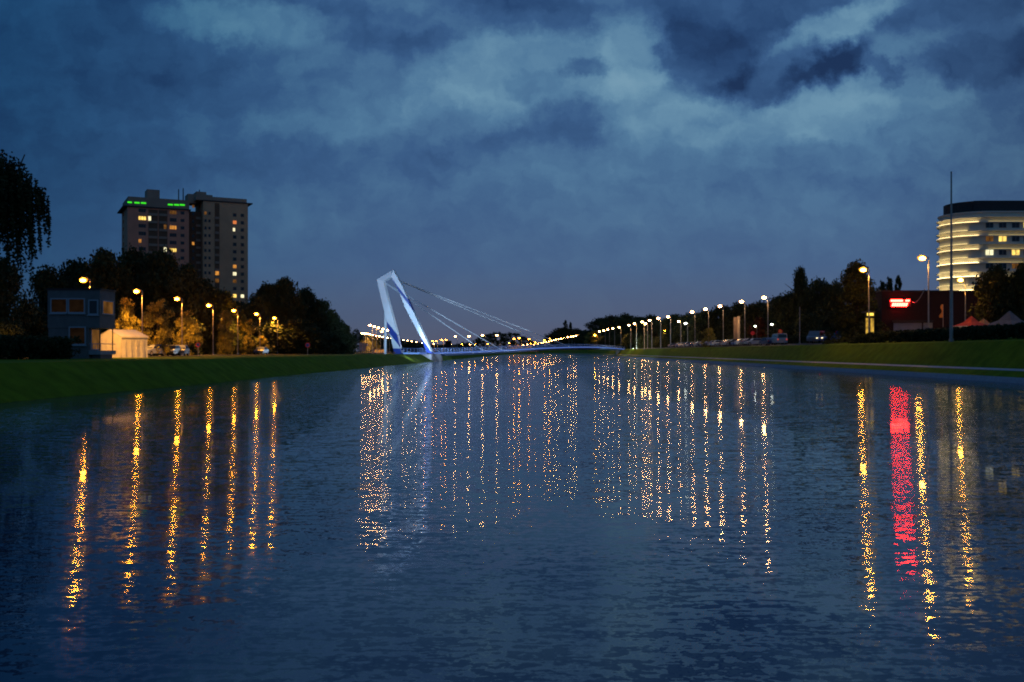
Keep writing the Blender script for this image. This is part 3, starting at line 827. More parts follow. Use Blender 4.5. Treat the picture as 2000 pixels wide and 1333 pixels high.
# dark hall with the red sign
HD = 232.0
hx0, hx1 = PX(1722, HD), PX(1965, HD)
hall = tag(empty('brick_hall', ((hx0 + hx1) / 2, HD, 4.6)), 'dark flat roofed brick hall behind the hedge carrying the red sign', 'hall')
hc = hall.location.x; hw = (hx1 - hx0) / 2
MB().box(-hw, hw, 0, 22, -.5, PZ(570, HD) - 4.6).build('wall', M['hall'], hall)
MB().box(-hw - .2, hw + .2, -.2, 22.2, PZ(570, HD) - 4.597, PZ(567.5, HD) - 4.6).build('roof_edge', M['dark_metal'], hall)
b = MB(); b.box(PX(1745, HD) - hc, PX(1800, HD) - hc, -.12, -.003, PZ(648, HD) - 4.6, PZ(631, HD) - 4.6); b.build('shutter', M['panel'], hall)
b = MB(); x0_, x1_, z0_, z1_ = PX(1742, HD) - hc, PX(1822, HD) - hc, PZ(649, HD) - 4.6, PZ(630.5, HD) - 4.6
b.box(x0_, x1_, -.5, -.123, z1_ + .05, z1_ + .55); b.build('canopy', M['dark_metal'], hall)
b = MB(); b.box(PX(1803, HD) - hc, PX(1821, HD) - hc, -.12, -.003, PZ(646, HD) - 4.6, PZ(631, HD) - 4.6); b.build('shutter', M['panel'], hall)
b = MB(); b.box(PX(1733, HD) - hc, PX(1743, HD) - hc, -.1, -.003, PZ(648, HD) - 4.6, PZ(630, HD) - 4.6); b.build('door', M['hall'], hall)
sg = tag(empty('red_sign', (PX(1757, HD - .6), HD - .75, PZ(593, HD))), 'glowing red two line sign on the dark brick hall wall', 'sign')
so = sg.location; kx = HD / F
b = MB(); b.box(-20 * kx, 22 * kx, .12, .2, -6.5 * kx, 7.5 * kx); b.box(-15 * kx, -14 * kx, .2, .75, -1, 0); b.box(14 * kx, 15 * kx, .2, .75, -1, 0); b.build('backing_board', mat('red_glow_board', (.30, .04, .035), .8, .1, 1), sg)  # board coloured red to carry the sign's glow behind the letters
b = MB()
def slant(b, xa, xb, ya, yb, sh=1.1):
    b.add([((xa) * kx, 0, ya * kx), ((xb) * kx, 0, ya * kx), ((xb + sh) * kx, 0, yb * kx), ((xa + sh) * kx, 0, yb * kx), (xa * kx, .117, ya * kx), (xb * kx, .117, ya * kx), ((xb + sh) * kx, .117, yb * kx), ((xa + sh) * kx, .117, yb * kx)],
          [(0, 1, 2, 3), (7, 6, 5, 4), (0, 4, 5, 1), (1, 5, 6, 2), (2, 6, 7, 3), (3, 7, 4, 0)])
for k in range(6): slant(b, -17.5 + 4.0 * k, -17.5 + 4.0 * k + 3.6, 3.0, 7.0, .0)
for k in range(2): slant(b, 11.0 + 4.2 * k, 11.0 + 4.2 * k + 3.6, 3.2, 7.0, .6)
b.build('upper_line', E['red_sign'], sg)
b = MB()
for k in range(7): slant(b, -16 + 4.4 * k, -16 + 4.4 * k + 3.4, -6.0, .6, 2.2)
b.build('lower_line', E['red_sign'], sg)
# festoon cable from the lamp to the sign
c_ = MB(); A_ = P(1806, 565, 143.5); B_ = P(1782, 590, 231); c_.path([A_.lerp(B_, q) - Vector((0, 0, 3.2 * q * (1 - q))) - A_ for q in np.linspace(0, 1, 12)], .06, 5)
cb = c_.build('cable', M['pole'], None, A_); tag(cb, 'sagging overhead cable from the tallest golden lamp to the red sign', 'cable')

# flagpole, banner, poles
d_ = 122.5; fp = tag(empty('flagpole', (PX(1858, d_), d_, gz(PX(1858, d_), d_))), 'very tall bare grey flagpole standing on the right bank', 'flagpole')
zt2 = PZ(337, d_) - fp.location.z
b = MB(); b.tube((0, 0, -.3), (0, 0, zt2 * .45), .22, .17, 12); b.tube((0, 0, zt2 * .45), (0, 0, zt2), .14, .09, 10); b.build('pole', M['pole'], fp)
b = MB(); b.tube((0, 0, zt2), (0, 0, zt2 + .12), .13, .05, 10); b.tube((0, 0, 0), (0, 0, .35), .3, .3, 12); b.build('finial', M['pole'], fp)
d_ = 150; bn = tag(empty('banner_pole', (PX(1842, d_), d_, gz(PX(1842, d_), d_))), 'orange beach banner on a pole beside the flagpole', 'banner')
zb_ = PZ(595, d_) - bn.location.z; b = MB(); b.tube((0, 0, -.2), (0, 0, zb_), .05, .03, 6); b.build('pole', M['pole'], bn)
b = MB(); pts = []
for k in range(9):
    q = k / 8; zz = zb_ - q * (26 * d_ / F); wv = (.10 + .32 * q ** 1.5 + .15 * math.sin(q * 9)) * (1 if q < 1 else .9)
    pts.append((wv, .06 * math.sin(q * 7), zz))
for k in range(9): b.v += [(-.02, .0, pts[k][2]), (-pts[k][0] - .1, pts[k][1], pts[k][2]), (-pts[k][0] - .1, pts[k][1] + .03, pts[k][2]), (-.02, .03, pts[k][2])]
for k in range(8):
    for j in range(4): b.f.append((4 * k + j, 4 * k + (j + 1) % 4, 4 * k + 4 + (j + 1) % 4, 4 * k + 4 + j)); b.m.append(0)
b.build('cloth', M['orange_cloth'], bn)
d_ = 200; x_ = PX(1562, d_); b = MB(); b.tube((0, 0, -.2), (0, 0, PZ(600, d_) - gz(x_, d_)), .11, .07, 8); pl = b.build('pole', M['pole'], None, (x_, d_, gz(x_, d_))); pl.name = 'bare_pole'
b2 = MB(); b2.tube((0, 0, 0), (0, 0, .4), .2, .18, 8); b2.build('base', M['pole'], pl); tag(pl, 'thin bare pole standing alone right of the parked van', 'pole')

# kiosk with yellow light
d_ = 168; kx0 = PX(1699, d_); ks = tag(empty('lit_kiosk', (kx0, d_, gz(kx0, d_))), 'narrow glass kiosk glowing yellow beside a golden lamp', 'kiosk')
zz = lambda y: PZ(y, d_) - ks.location.z
b = MB(); b.box(-.75, .75, 0, 1.6, -.1, .35); b.build('plinth', M['concrete'], ks)
for s in (-1, 1): b = MB(); b.box(s * .4 - .27, s * .4 + .27, .02, .08, .36, zz(622)); b.build('glass_panel', E['kiosk'], ks)
b = MB(); b.box(-.75, -.69, 0, .1, .36, zz(612)); b.box(.69, .75, 0, .1, .36, zz(612)); b.box(-.04, .04, 0, .1, .36, zz(612)); b.build('frame', M['dark_metal'], ks)
b = MB(); b.box(-.9, .9, -.2, 1.7, zz(611.5), zz(608)); b.build('roof', M['dark_metal'], ks)
b = MB(); b.box(-.5, .6, -.12, -.02, zz(611.3) - .5, zz(611.7)); b.build('light_box', emat('kiosk_lamp', (1, .68, .1), 1.6), ks)

# marquees
def marquee(px, d, wpx, ytop, yeave, roofm, label):
    x = PX(px, d); z0 = gz(x, d); r = tag(empty('marquee', (x, d, z0), R(25)), label, 'tent', 'marquees behind the hedge')
    w_ = wpx * d / F / 2.3; ze = PZ(yeave, d) - z0; zt = PZ(ytop, d) - z0
    b = MB(); b.v += [(-w_, -w_, ze), (w_, -w_, ze), (w_, w_, ze), (-w_, w_, ze)]
    mids = [(-w_ * .42, -w_ * .42, ze + (zt - ze) * .38), (w_ * .42, -w_ * .42, ze + (zt - ze) * .38), (w_ * .42, w_ * .42, ze + (zt - ze) * .38), (-w_ * .42, w_ * .42, ze + (zt - ze) * .38), (0, 0, zt)]
    b.v += mids
    for k in range(4):
        b.f.append((k, (k + 1) % 4, 4 + (k + 1) % 4, 4 + k)); b.m.append(0); b.f.append((4 + k, 4 + (k + 1) % 4, 8)); b.m.append(0)
    b.f.append((3, 2, 1, 0)); b.m.append(0)
    b.build('roof', roofm, r)
    b = MB(); 
    for k, (sx_, sy_) in enumerate(((-1, -1), (1, -1), (1, 1), (-1, 1))):
        nx, ny = ((1, -1), (1, 1), (-1, 1), (-1, -1))[k]
        b.add([(sx_ * w_, sy_ * w_, ze - .5), (nx * w_, ny * w_, ze - .5), (nx * w_, ny * w_, ze - .01), (sx_ * w_, sy_ * w_, ze - .01)], [(0, 1, 2, 3)])
    b.build('valance', M['canvas'], r)
    for sx_, sy_ in ((-1, -1), (1, -1), (1, 1), (-1, 1)):
        b = MB(); b.tube((sx_ * (w_ - .1), sy_ * (w_ - .1), 0), (sx_ * (w_ - .1), sy_ * (w_ - .1), ze), .06, .06, 6); b.build('leg', M['pole'], r)
    return r


marquee(1897, 150, 54, 617, 637, M['canvas_red'], 'red canvas marquee with a pointed roof behind the hedge')
marquee(1921, 158, 44, 622, 638, mat('orange_canvas', (.55, .22, .10), .8, .2, 2), 'small orange tinted marquee between the red and the grey marquee')
marquee(1972, 150, 82, 607, 638, mat('grey_canvas', (.17, .14, .14), .8, .2, 2), 'large grey pointed marquee near the end of the hedge')

# hedges and bushes
def hedge(name, pts, width, h, size, dens, m, label, cat='hedge', taper=False):
    cs, rs = [], []
    tot = sum((Vector(b_) - Vector(a_)).length for a_, b_ in zip(pts[:-1], pts[1:])); n = int(tot * dens)
    o = Vector((*pts[0], gz(*pts[0])))
    for k in range(n):
        q = random.random() * (len(pts) - 1); i = min(int(q), len(pts) - 2); p = Vector(pts[i]).lerp(Vector(pts[i + 1]), q - i)
        hh = h * (min(1, .35 + (1 - q / (len(pts) - 1)) * 6) if taper else 1)
        x = p.x + random.uniform(-1, 1) * width; y = p.y + random.uniform(-1, 1) * width
        cs.append((x - o.x, y - o.y, gz(x, y) - o.z + random.random() ** .7 * hh * .86)); rs.append(h * random.uniform(.14, .22))
    ob = obj(name, leaf_mesh(name, cs, rs, 26, size, m), None, o); return tag(ob, label, cat)


hedge('hedge', [(53.2, 98), (53.0, 120), (52.8, 140), (52.6, 166)], .9, 1.75, .28, 26, M['leaf'], 'long low dark clipped hedge below the red sign and marquees', taper=True)
hedge('hedge', [(57.5, 205), (58.5, 232), (59, 262)], 1.0, 2.1, .3, 14, M['leaf_b'], 'brownish hedge behind the two parked vans on the right')
hedge('hedge', [(-52, 88), (-47.5, 92), (-44.8, 94.5)], 1.6, 2.3, .26, 60, M['leaf'], 'dark rounded bushes in front of the grey building', 'bushes')
hedge('hedge', [(-63, 95), (-64, 110), (-64, 118)], 2, 4.5, .3, 50, M['leaf'], 'dark tall shrubs left of the grey building', 'bushes')

# ------------------------------------------------------------------ grey two storey building on the left bank
GD = 100.0
gb = tag(empty('grey_building', (PX(160, GD), GD, 2.2)), 'grey two storey finish tower with white framed windows on left bank', 'building')
go = gb.location
X = lambda px: PX(px, GD) - go.x
Z = lambda py: PZ(py, GD) - go.z
MB().box(X(93), X(195), 0, 3.6, Z(641), Z(566.5)).build('upper_storey', M['grey_block'], gb)
MB().box(X(93) + .05, X(173), .05, 2.75, -.6, Z(641) - .003).build('lower_storey', M['grey_block'], gb)
MB().box(X(93) - .1, X(195) + .1, -.1, 3.7, Z(566.5) + .003, Z(563.5)).build('roof', M['dark_metal'], gb)
MB().box(X(173) + .01, X(196), .0, 3.7, Z(693), Z(685)).build('terrace', M['concrete'], gb)
def window(x0, x1, z0, z1, m, y=0.0, face='front'):
    if face == 'front':
        w_ = MB(); w_.box(x0, x1, y - .03, y + .02, z0, z1); wo_ = w_.build('window', m, gb)
        f = MB(); t_ = .11
        f.box(x0 - t_, x0, y - .09, y - .002, z0 - t_, z1 + t_); f.box(x1, x1 + t_, y - .09, y - .002, z0 - t_, z1 + t_); f.box(x0, x1, y - .09, y - .002, z1, z1 + t_); f.box(x0, x1, y - .09, y - .002, z0 - t_, z0)
        f.build('frame', M['frame'], wo_)
        s = MB(); s.box(x0 - .2, x1 + .2, y - .16, y - .093, z0 - .22, z0 - .12); s.build('sill', M['frame'], wo_)
    else:
        w_ = MB(); w_.box(x0 - .02, x0 + .03, y, x1, z0, z1); wo_ = w_.build('window', m, gb)
        f = MB(); f.box(x0 + .002, x0 + .09, y - .1, y, z0 - .1, z1 + .1); f.box(x0 + .002, x0 + .09, x1, x1 + .1, z0 - .1, z1 + .1); f.box(x0 + .002, x0 + .09, y, x1, z1, z1 + .1); f.box(x0 + .002, x0 + .09, y, x1, z0 - .1, z0); f.build('frame', M['frame'], wo_)
window(X(101), X(130), Z(610), Z(585), E['win_dd'])
window(X(135.5), X(164.5), Z(610), Z(585), E['win_dd'])
window(X(175), X(190), Z(613), Z(588), M['glass'])
window(X(137), X(166), Z(672), Z(640.5), E['win_dd'])
window(X(195), 3.0, Z(612), Z(588), E['win_d'], .6, 'side')
window(X(173.5) , 2.4, Z(682), Z(644), E['win_d'], .5, 'side')
b = MB(); 
for px in (176, 180, 185, 190, 195.5): b.tube((X(px), .1, Z(685)), (X(px), .1, Z(672)), .03, .03, 5)
b.tube((X(174), .1, Z(672)), (X(196), .1, Z(672)), .035, .035, 5); b.tube((X(195.8), .1, Z(672)), (X(195.8), 3.6, Z(672)), .035, .035, 5); b.build('railing', M['frame'], gb)
b = MB(); b.tube((X(192.5), .3, Z(685)), (X(192.5), .3, Z(641) - .01), .06, .06, 8); b.build('column', M['dark_metal'], gb)
b = MB(); b.tube((X(192.5), 3.3, Z(685)), (X(192.5), 3.3, Z(641) - .01), .06, .06, 8); b.build('column', M['dark_metal'], gb)
b = MB(); b.box(X(175), X(193), .4, 3.2, -.5, Z(693) - .003); b.build('plinth', M['grey_block'], gb)

# white gable tent
d_ = 119; tx = PX(237, d_); tn = tag(empty('white_tent', (tx, d_, gz(tx, d_)), 0), 'white gable tent lit orange beside the grey building', 'tent')
zr_ = PZ(644.5, d_) - tn.location.z; ze_ = PZ(658, d_) - tn.location.z
gu = Vector((-.88, .47, 0)); sdv = Vector((.80, .60, 0)); GW, SL = 4.4, 3.0


def tq(a, b_, z): v = gu * a + sdv * b_; return (v.x, v.y, z)


b = MB()
nf = 14
for k in range(nf + 1):                                   # gable end with soft folds
    q = k / nf; zt3 = ze_ + (zr_ - ze_) * (1 - abs(2 * q - 1)) ** .8; rip_ = .05 * math.sin(q * 31)
    b.v += [tq(q * GW, rip_, 0), tq(q * GW, rip_ * .5, zt3 * .55), tq(q * GW, 0, zt3)]
for k in range(nf):
    for j in range(2): b.f.append((3 * k + j + 3, 3 * k + j, 3 * k + j + 1, 3 * k + j + 4)); b.m.append(0)
b.build('gable_wall', M['canvas'], tn)
b = MB()
for k in range(nf + 1):
    q = k / nf; rip_ = .07 * math.sin(q * 27 + 1) + .03 * math.sin(q * 61)
    b.v += [tq(rip_ - .12, q * SL, 0), tq(rip_ * .6, q * SL, ze_ * .5), tq(0, q * SL, ze_)]
for k in range(nf):
    for j in range(2): b.f.append((3 * k + j, 3 * k + j + 3, 3 * k + j + 4, 3 * k + j + 1)); b.m.append(0)
b.build('side_wall', M['canvas'], tn)
b = MB(); e0 = -.12
rv = [tq(e0, -.1, ze_ - .16), tq(e0, SL + .1, ze_ - .16), tq(e0, -.1, ze_ + .02), tq(e0, SL + .1, ze_ + .02), tq(GW / 2, -.1, zr_ + .05), tq(GW / 2, SL + .1, zr_ + .05), tq(GW + .1, -.1, ze_ - .03), tq(GW + .1, SL + .1, ze_ - .03)]
b.add(rv, [(0, 1, 3, 2), (2, 3, 5, 4), (4, 5, 7, 6)]); b.build('roof', M['canvas'], tn)
b = MB(); b.add([tq(0, SL, 0), tq(GW, SL, 0), tq(GW, SL, ze_), tq(GW / 2, SL, zr_), tq(0, SL, ze_)], [(0, 1, 2, 3, 4)]); b.build('gable_wall', M['canvas'], tn)

# ------------------------------------------------------------------ cars
US = 1.2                                                   # scene units per metre for vehicles


def car_mesh(kind):
    if kind == 'van':
        prof = [(-2.3, .35), (-2.35, .9), (-2.3, 1.0), (-1.65, 1.2), (-1.05, 2.0), (2.25, 2.05), (2.35, 1.0), (2.3, .35)]; zl, wt_, L0 = 1.15, .85, .98
        glass = [(-1.55, 1.27), (-1.02, 1.9), (2.2, 1.9), (2.28, 1.27)]
    else:
        prof = [(-2.05, .32), (-2.1, .62), (-1.95, .78), (-1.05, .92), (-.45, 1.42), (1.0, 1.47), (1.75, 1.0), (2.05, .95), (2.1, .6), (2.05, .32)]; zl, wt_, L0 = .95, .72, .88
        glass = [(-.95, .98), (-.42, 1.36), (.98, 1.40), (1.62, 1.02)]
    b = MB(); n = len(prof)
    def wid(z): return L0 if z < zl else L0 - (L0 - wt_) * min(1, (z - zl) / .5)
    for s in (-1, 1): b.v += [(x, s * wid(z), z) for x, z in prof]
    b.f += [tuple(range(n - 1, -1, -1)), tuple(range(n, 2 * n))] + [(k, (k + 1) % n, n + (k + 1) % n, n + k) for k in range(n)]
    b.m += [0] * (n + 2)
    gl = MB(); m_ = len(glass)
    for s in (-1, 1):
        vs = [(x, s * (wid(z) + .012), z) for x, z in glass]; gl.add(vs, [tuple(range(m_)) if s > 0 else tuple(range(m_ - 1, -1, -1))])
    x0, z0 = glass[0]; x1, z1 = glass[1]
    gl.add([(x0 - .05, -wid(z0) + .1, z0), (x0 - .05, wid(z0) - .1, z0), (x1 - .05, wid(z1) - .1, z1), (x1 - .05, -wid(z1) + .1, z1)], [(0, 1, 2, 3)])
    x0, z0 = glass[3]; x1, z1 = glass[2]
    gl.add([(x0 + .12, -wid(z0) + .1, z0), (x0 + .12, wid(z0) - .1, z0), (x1 + .10, wid(z1) - .1, z1), (x1 + .10, -wid(z1) + .1, z1)], [(3, 2, 1, 0)])
    return b, gl, prof, L0


wb = MB(); wb.tube((0, -.1, 0), (0, .1, 0), .33, .33, 14); wheel_me = wb.mesh('wheel', M['tyre'])
rb = MB(); rb.tube((0, -.115, 0), (0, .115, 0), .19, .19, 10); rim_me = rb.mesh('rim', M['pole'])
PAINT = {}
for nm, c in (('silver', (.42, .45, .50)), ('dark blue', (.03, .06, .16)), ('black', (.02, .02, .024)), ('white', (.70, .72, .75)), ('grey', (.16, .18, .22)), ('blue', (.05, .12, .34)), ('red', (.30, .03, .03))):
    PAINT[nm] = mat('car_paint_' + nm.replace(' ', '_'), c, .28, .05, 1, spec=.5)
CARS = {}


def car(kind, colour, x, y, rz, label, group, lights=None):
    key = (kind, colour)
    if key not in CARS:
        b, gl, prof, hwid = car_mesh(kind); CARS[key] = (b.mesh('body', PAINT[colour]), gl.mesh('window_glass', M['glass']), prof, hwid)
    bme, gme, prof, hwid = CARS[key]
    r = empty('parked_van' if kind == 'van' else 'parked_car', (x, y, gz(x, y) + .03), rz); r.scale = (US, US, US)
    bo = obj('body', bme, r); obj('window_glass', gme, r)
    for sx_ in (-1.3, 1.3):
        for sy_ in (-1, 1):
            wo_ = obj('wheel', wheel_me, r, (sx_, sy_ * (hwid - .1), .33)); obj('rim', rim_me, wo_)
    zl_ = .72 if kind != 'van' else .85
    xf, xb = (-2.09, 2.09) if kind != 'van' else (-2.36, 2.36)
    for sy_ in (-1, 1):
        b = MB(); b.box(xf - .03, xf + .12, sy_ * (hwid - .22) - .16, sy_ * (hwid - .22) + .16, zl_ - .1, zl_ + .06); b.build('headlight', E['car_lamp'] if lights == 'front' else M['frame'], r)
        b = MB(); b.box(xb - .12, xb + .03, sy_ * (hwid - .18) - .12, sy_ * (hwid - .18) + .12, zl_, zl_ + .22); b.build('tail_light', E['tail'] if lights == 'rear' else M['red_paint'], r)
    tag(r, label, 'van' if kind == 'van' else 'car', group); return r


cols = ['silver', 'dark blue', 'grey', 'white', 'blue', 'black', 'silver', 'grey', 'dark blue', 'white', 'silver', 'blue', 'grey', 'black', 'silver', 'dark blue', 'white', 'grey', 'silver', 'blue', 'black', 'grey']
yy = 243.0
for i in range(22):
    car('car', cols[i], 53.2 + (i % 3) * .25, yy, R(180 + (i * 37 % 7 - 3)) if i % 4 else R(3), '%s car parked along the right bank, %s of the row from near' % (cols[i], ORD[i]), 'cars parked in a row along the right bank')
    yy += 3.2 + (i % 5) * .55 + i * .25
car('van', 'silver', PX(1521, 222), 222, R(-88), 'silver van parked apart with red tail light, right of the car row', 'vehicles parked apart on the right bank', 'rear')
car('car', 'dark blue', PX(1499, 226), 226, R(-80), 'dark blue car parked close beside the silver van', 'vehicles parked apart on the right bank')
car('van', 'grey', PX(1594, 196), 196, R(60), 'grey van parked beside the brownish hedge', 'vehicles parked apart on the right bank')
car('car', 'blue', PX(1622, 190), 190, R(20), 'blue car parked in front of the grey van with one bright lamp', 'vehicles parked apart on the right bank', 'front')
for px, d, c, rz, lb, li in ((297, 156, 'silver', 75, 'silver car parked right of the white tent', None), (334, 160, 'black', 95, 'black car parked under the orange lit trees', None), (352, 164, 'grey', 100, 'grey car parked beside a black car under the trees', None), (510, 232, 'dark blue', 90, 'dark blue car parked alone beneath the last orange lamps', None)):
    x_ = PX(px, d); car('car', c, x_, d, R(rz), lb, 'cars parked on the left bank', li)

# totem, traffic signs, banners
d_ = 275; x_ = PX(1439, d_); tt = tag(empty('totem_sign', (x_, d_, gz(x_, d_))), 'tall beige totem panel standing behind the parked cars', 'sign')
b = MB(); b.box(-.9, .15, -.15, .15, 1.8, PZ(620, d_) - tt.location.z); b.build('panel', mat('brown_panel', (.20, .15, .12), .7, .1, 1), tt)
b = MB(); b.box(.16, .85, -.2, .2, 0, PZ(618.5, d_) - tt.location.z); b.build('upright', M['beige'], tt)
b = MB(); b.box(-.75, .15, -.17, .17, .2, 1.795); b.build('notice_board', M['dark_metal'], tt)


def round_sign(px, py, d, r_, ring, face, label, square=False):
    x = PX(px, d); z0 = gz(x, d); zc = PZ(py, d) - z0; r = tag(empty('traffic_sign', (x, d, z0)), label, 'road sign')
    b = MB(); b.tube((0, 0, -.2), (0, 0, zc), .05, .05, 6); b.build('post', M['pole'], r)
    b = MB(); b.tube((0, -.06, zc), (0, -.10, zc), r_, r_, 20); pn = b.build('panel', ring, r)
    b = MB(); b.tube((0, -.101, zc), (0, -.115, zc), r_ * .68, r_ * .68, 18); b.build('face', face, pn)
    return r


round_sign(601, 674.5, 215, .55, M['red_paint'], M['blue_sign'], 'round red and blue road sign before the dark left bank trees')
round_sign(387, 674, 165, .40, M['red_paint'], M['blue_sign'], 'small round red road sign under the orange lit trees')
round_sign(1635.5, 650, 185, .42, M['red_paint'], M['blue_sign'], 'round red and blue road sign right of the blue car')
round_sign(1470, 651, 262, .55, M['red_paint'], M['red_paint'], 'plain red road sign beside the end of the car row')
round_sign(1524, 648, 250, .55, M['red_paint'], M['orange_cloth'], 'orange red road sign above the silver van')
for i, px in enumerate((701.5, 706, 711)):
    d_ = 470; x_ = PX(px, d_); r = tag(empty('banner_pole', (x_, d_, gz(x_, d_))), 'pinkish upright banner left of the mast, %s of three' % ORD[i], 'banner', 'pinkish banners left of the mast')
    z1_ = PZ(669, d_) - r.location.z; b = MB(); b.tube((0, 0, 0), (0, 0, z1_), .08, .06, 6); b.build('pole', M['pole'], r)
    b = MB(); b.box(.09, .85, -.03, .03, 1.0, z1_ - .1); b.build('cloth', mat('pink_cloth', (.62, .30, .26), .8, .1, 1), r)

# distant small block and lit pavilion
d_ = 900; x_ = PX(875, d_); db = tag(empty('distant_block', (x_, d_, 2.2)), 'small dark block of flats far behind the bridge deck', 'building')
MB().box(-2.6, 2.6, 0, 6, -.5, PZ(667, d_) - 2.2).build('wall', M['hall'], db); MB().box(-2.8, 2.8, -.2, 6.2, PZ(667, d_) - 2.197, PZ(666, d_) - 2.2).build('roof', M['dark_metal'], db)
d_ = 430; x_ = PX(742, d_); db = tag(empty('pavilion', (x_, d_, 2.25)), 'low pavilion lit pinkish orange left of the mast foot', 'building')
MB().box(-2.8, 2.8, 0, 4, -.3, 1.9).build('wall', mat('pink_wall', (.55, .36, .28), .8, .15, 1), db)
MB().box(-3.0, 3.0, -.4, 4.2, 1.903, 2.2).build('roof', M['dark_metal'], db)
for k in (-1.6, 0, 1.6): MB().box(k - .5, k + .5, -.05, .02, .5, 1.5).build('window', E['win_o'], db)

# ------------------------------------------------------------------ trees: left bank
TL = [(4, 505, 110, 150, 'dark'), (95, 522, 95, 190, 'dark'), (150, 506, 100, 200, 'dark'), (205, 492, 115, 192, 'olive'), (262, 487, 120, 205, 'dark'), (318, 488, 110, 200, 'dark'), (365, 520, 90, 210, 'olive'), (400, 548, 80, 215, 'dark'), (432, 566, 80, 222, 'dark'), (462, 590, 70, 232, 'dark'),
      (498, 575, 60, 275, 'dark'), (522, 553, 75, 285, 'dark'), (556, 546, 85, 290, 'olive'), (596, 564, 85, 300, 'dark'), (626, 585, 70, 305, 'dark'), (650, 615, 60, 312, 'dark'), (668, 632, 46, 318, 'olive'), (682, 650, 30, 322, 'dark')]
for i, (px, yt, w_, d, k) in enumerate(TL):
    grp = 'dark trees below the apartment tower' if i < 10 else 'dark trees between the tower and the bridge'
    lab = ('dark leafy tree below the apartment tower, %s from the left' % ORD[i]) if i < 10 else ('dark leafy tree between tower and bridge mast, %s from the left' % ORD[i - 10])
    tree(k, px, yt, w_, d, lab, grp, sink=1.5)
for i, (px, yt, w_, d) in enumerate(((60, 600, 120, 165), (175, 590, 130, 172), (330, 600, 120, 190), (420, 625, 100, 225), (520, 630, 110, 268), (585, 625, 110, 275), (640, 650, 80, 290), (470, 640, 80, 240))):
    tree('dark', px, yt, w_, d, 'low dark understorey tree on the left bank, %s by nearness' % ORD[i], 'low dark understorey trees on the left bank', sink=2.5)
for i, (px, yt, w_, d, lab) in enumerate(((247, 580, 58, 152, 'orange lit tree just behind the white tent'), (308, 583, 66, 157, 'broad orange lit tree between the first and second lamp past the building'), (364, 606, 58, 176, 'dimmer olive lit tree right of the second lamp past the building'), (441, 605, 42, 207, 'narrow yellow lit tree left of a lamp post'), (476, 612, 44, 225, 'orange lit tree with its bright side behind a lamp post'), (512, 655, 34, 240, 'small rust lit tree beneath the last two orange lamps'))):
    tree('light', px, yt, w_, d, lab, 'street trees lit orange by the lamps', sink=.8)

# weeping willow at the left edge
wx, wy = PX(-38, 76), 76.0; wz = gz(wx, wy); wr_ = tag(empty('willow_tree', (wx, wy, wz)), 'tall weeping willow with hanging strands at the left edge', 'tree')
b = MB(); hh = PZ(268, 76) - wz
b.tube((0, 0, -.3), (.2, 0, hh * .45), .55, .4, 9); b.tube((.2, 0, hh * .45), (0, .2, hh * .8), .4, .15, 8)
lim = []
for k in range(15):
    an = 2 * math.pi * k / 15 + random.uniform(-.2, .2); q = random.uniform(2.2, 4.2); base = Vector((.2, 0, hh * random.uniform(.4, .72))); tip = Vector((math.cos(an) * q, math.sin(an) * q, hh * random.uniform(.70, .93)))
    b.tube(base, tip, .16, .04, 6); lim.append((base, tip))
b.build('trunk', M['bark'], wr_)
cs, rs = [], []
for k in range(600):
    an = random.uniform(0, 6.28); q = 4.7 * math.sqrt(random.random()); top = hh * (.97 - .21 * (q / 4.7) ** 2) * random.uniform(.9, 1.0)
    ln = random.choice((2.2, 3.5, 5.0, 6.5, 8.0)) * random.uniform(.8, 1.1) * (1 if q < 3.2 else .72); x0, y0 = math.cos(an) * q, math.sin(an) * q
    dr_ = random.uniform(.0, .35)
    for s in range(int(ln / .32)):
        cs.append((x0 + math.cos(an) * dr_ * s * .06 + random.gauss(0, .03), y0 + math.sin(an) * dr_ * s * .06 + random.gauss(0, .03), top - s * .32)); rs.append(.12)
for k in range(45):
    an = random.uniform(0, 6.28); q = 3.6 * math.sqrt(random.random()); cs.append((math.cos(an) * q, math.sin(an) * q, hh * (.97 - .3 * (q / 4.7) ** 2))); rs.append(.55)
obj('crown', leaf_mesh('crown', cs, rs, 5, .24, M['leaf'], 1.4), wr_)
# right bank trees
TR = [(1100, 640, 60, 1290, 'dark'), (1078, 655, 40, 1300, 'dark'), (1124, 642, 40, 1270, 'dark'), (1150, 645, 50, 900, 'olive'), (1172, 622, 60, 860, 'dark'), (1195, 617, 60, 820, 'dark'), (1226, 613, 60, 760, 'olive'), (1252, 620, 50, 700, 'dark'), (1272, 616, 44, 640, 'dark'), (1296, 622, 50, 560, 'olive'), (1320, 614, 46, 520, 'dark'), (1350, 612, 50, 470, 'dark'), (1378, 606, 54, 430, 'olive'), (1408, 598, 58, 400, 'dark'), (1444, 592, 60, 370, 'dark'), (1482, 588, 64, 345, 'olive'), (1520, 580, 64, 320, 'dark'), (1600, 546, 60, 270, 'dark'), (1628, 548, 50, 262, 'olive'), (1572, 560, 60, 290, 'dark'), (1700, 560, 60, 262, 'olive'), (1540, 572, 60, 300, 'dark')]
for i, (px, yt, w_, d, k) in enumerate(TR):
    tree(k, px, yt, w_ * (1.3 if i > 6 else 1.1), d, 'dark leafy tree behind the right bank lamps, %s from the bridge' % ORD[i], 'dark trees behind the right bank lamps', sink=1.5)
tree('dark', 1563, 522, 40, 285, 'broad dark column shaped tree rising above the right tree line', name='column_tree', sink=1)
tree('spire', 1672, 508, 96, 180, 'largest pointed tree behind the golden lamp left of the hall', name='spire_tree', sink=1)
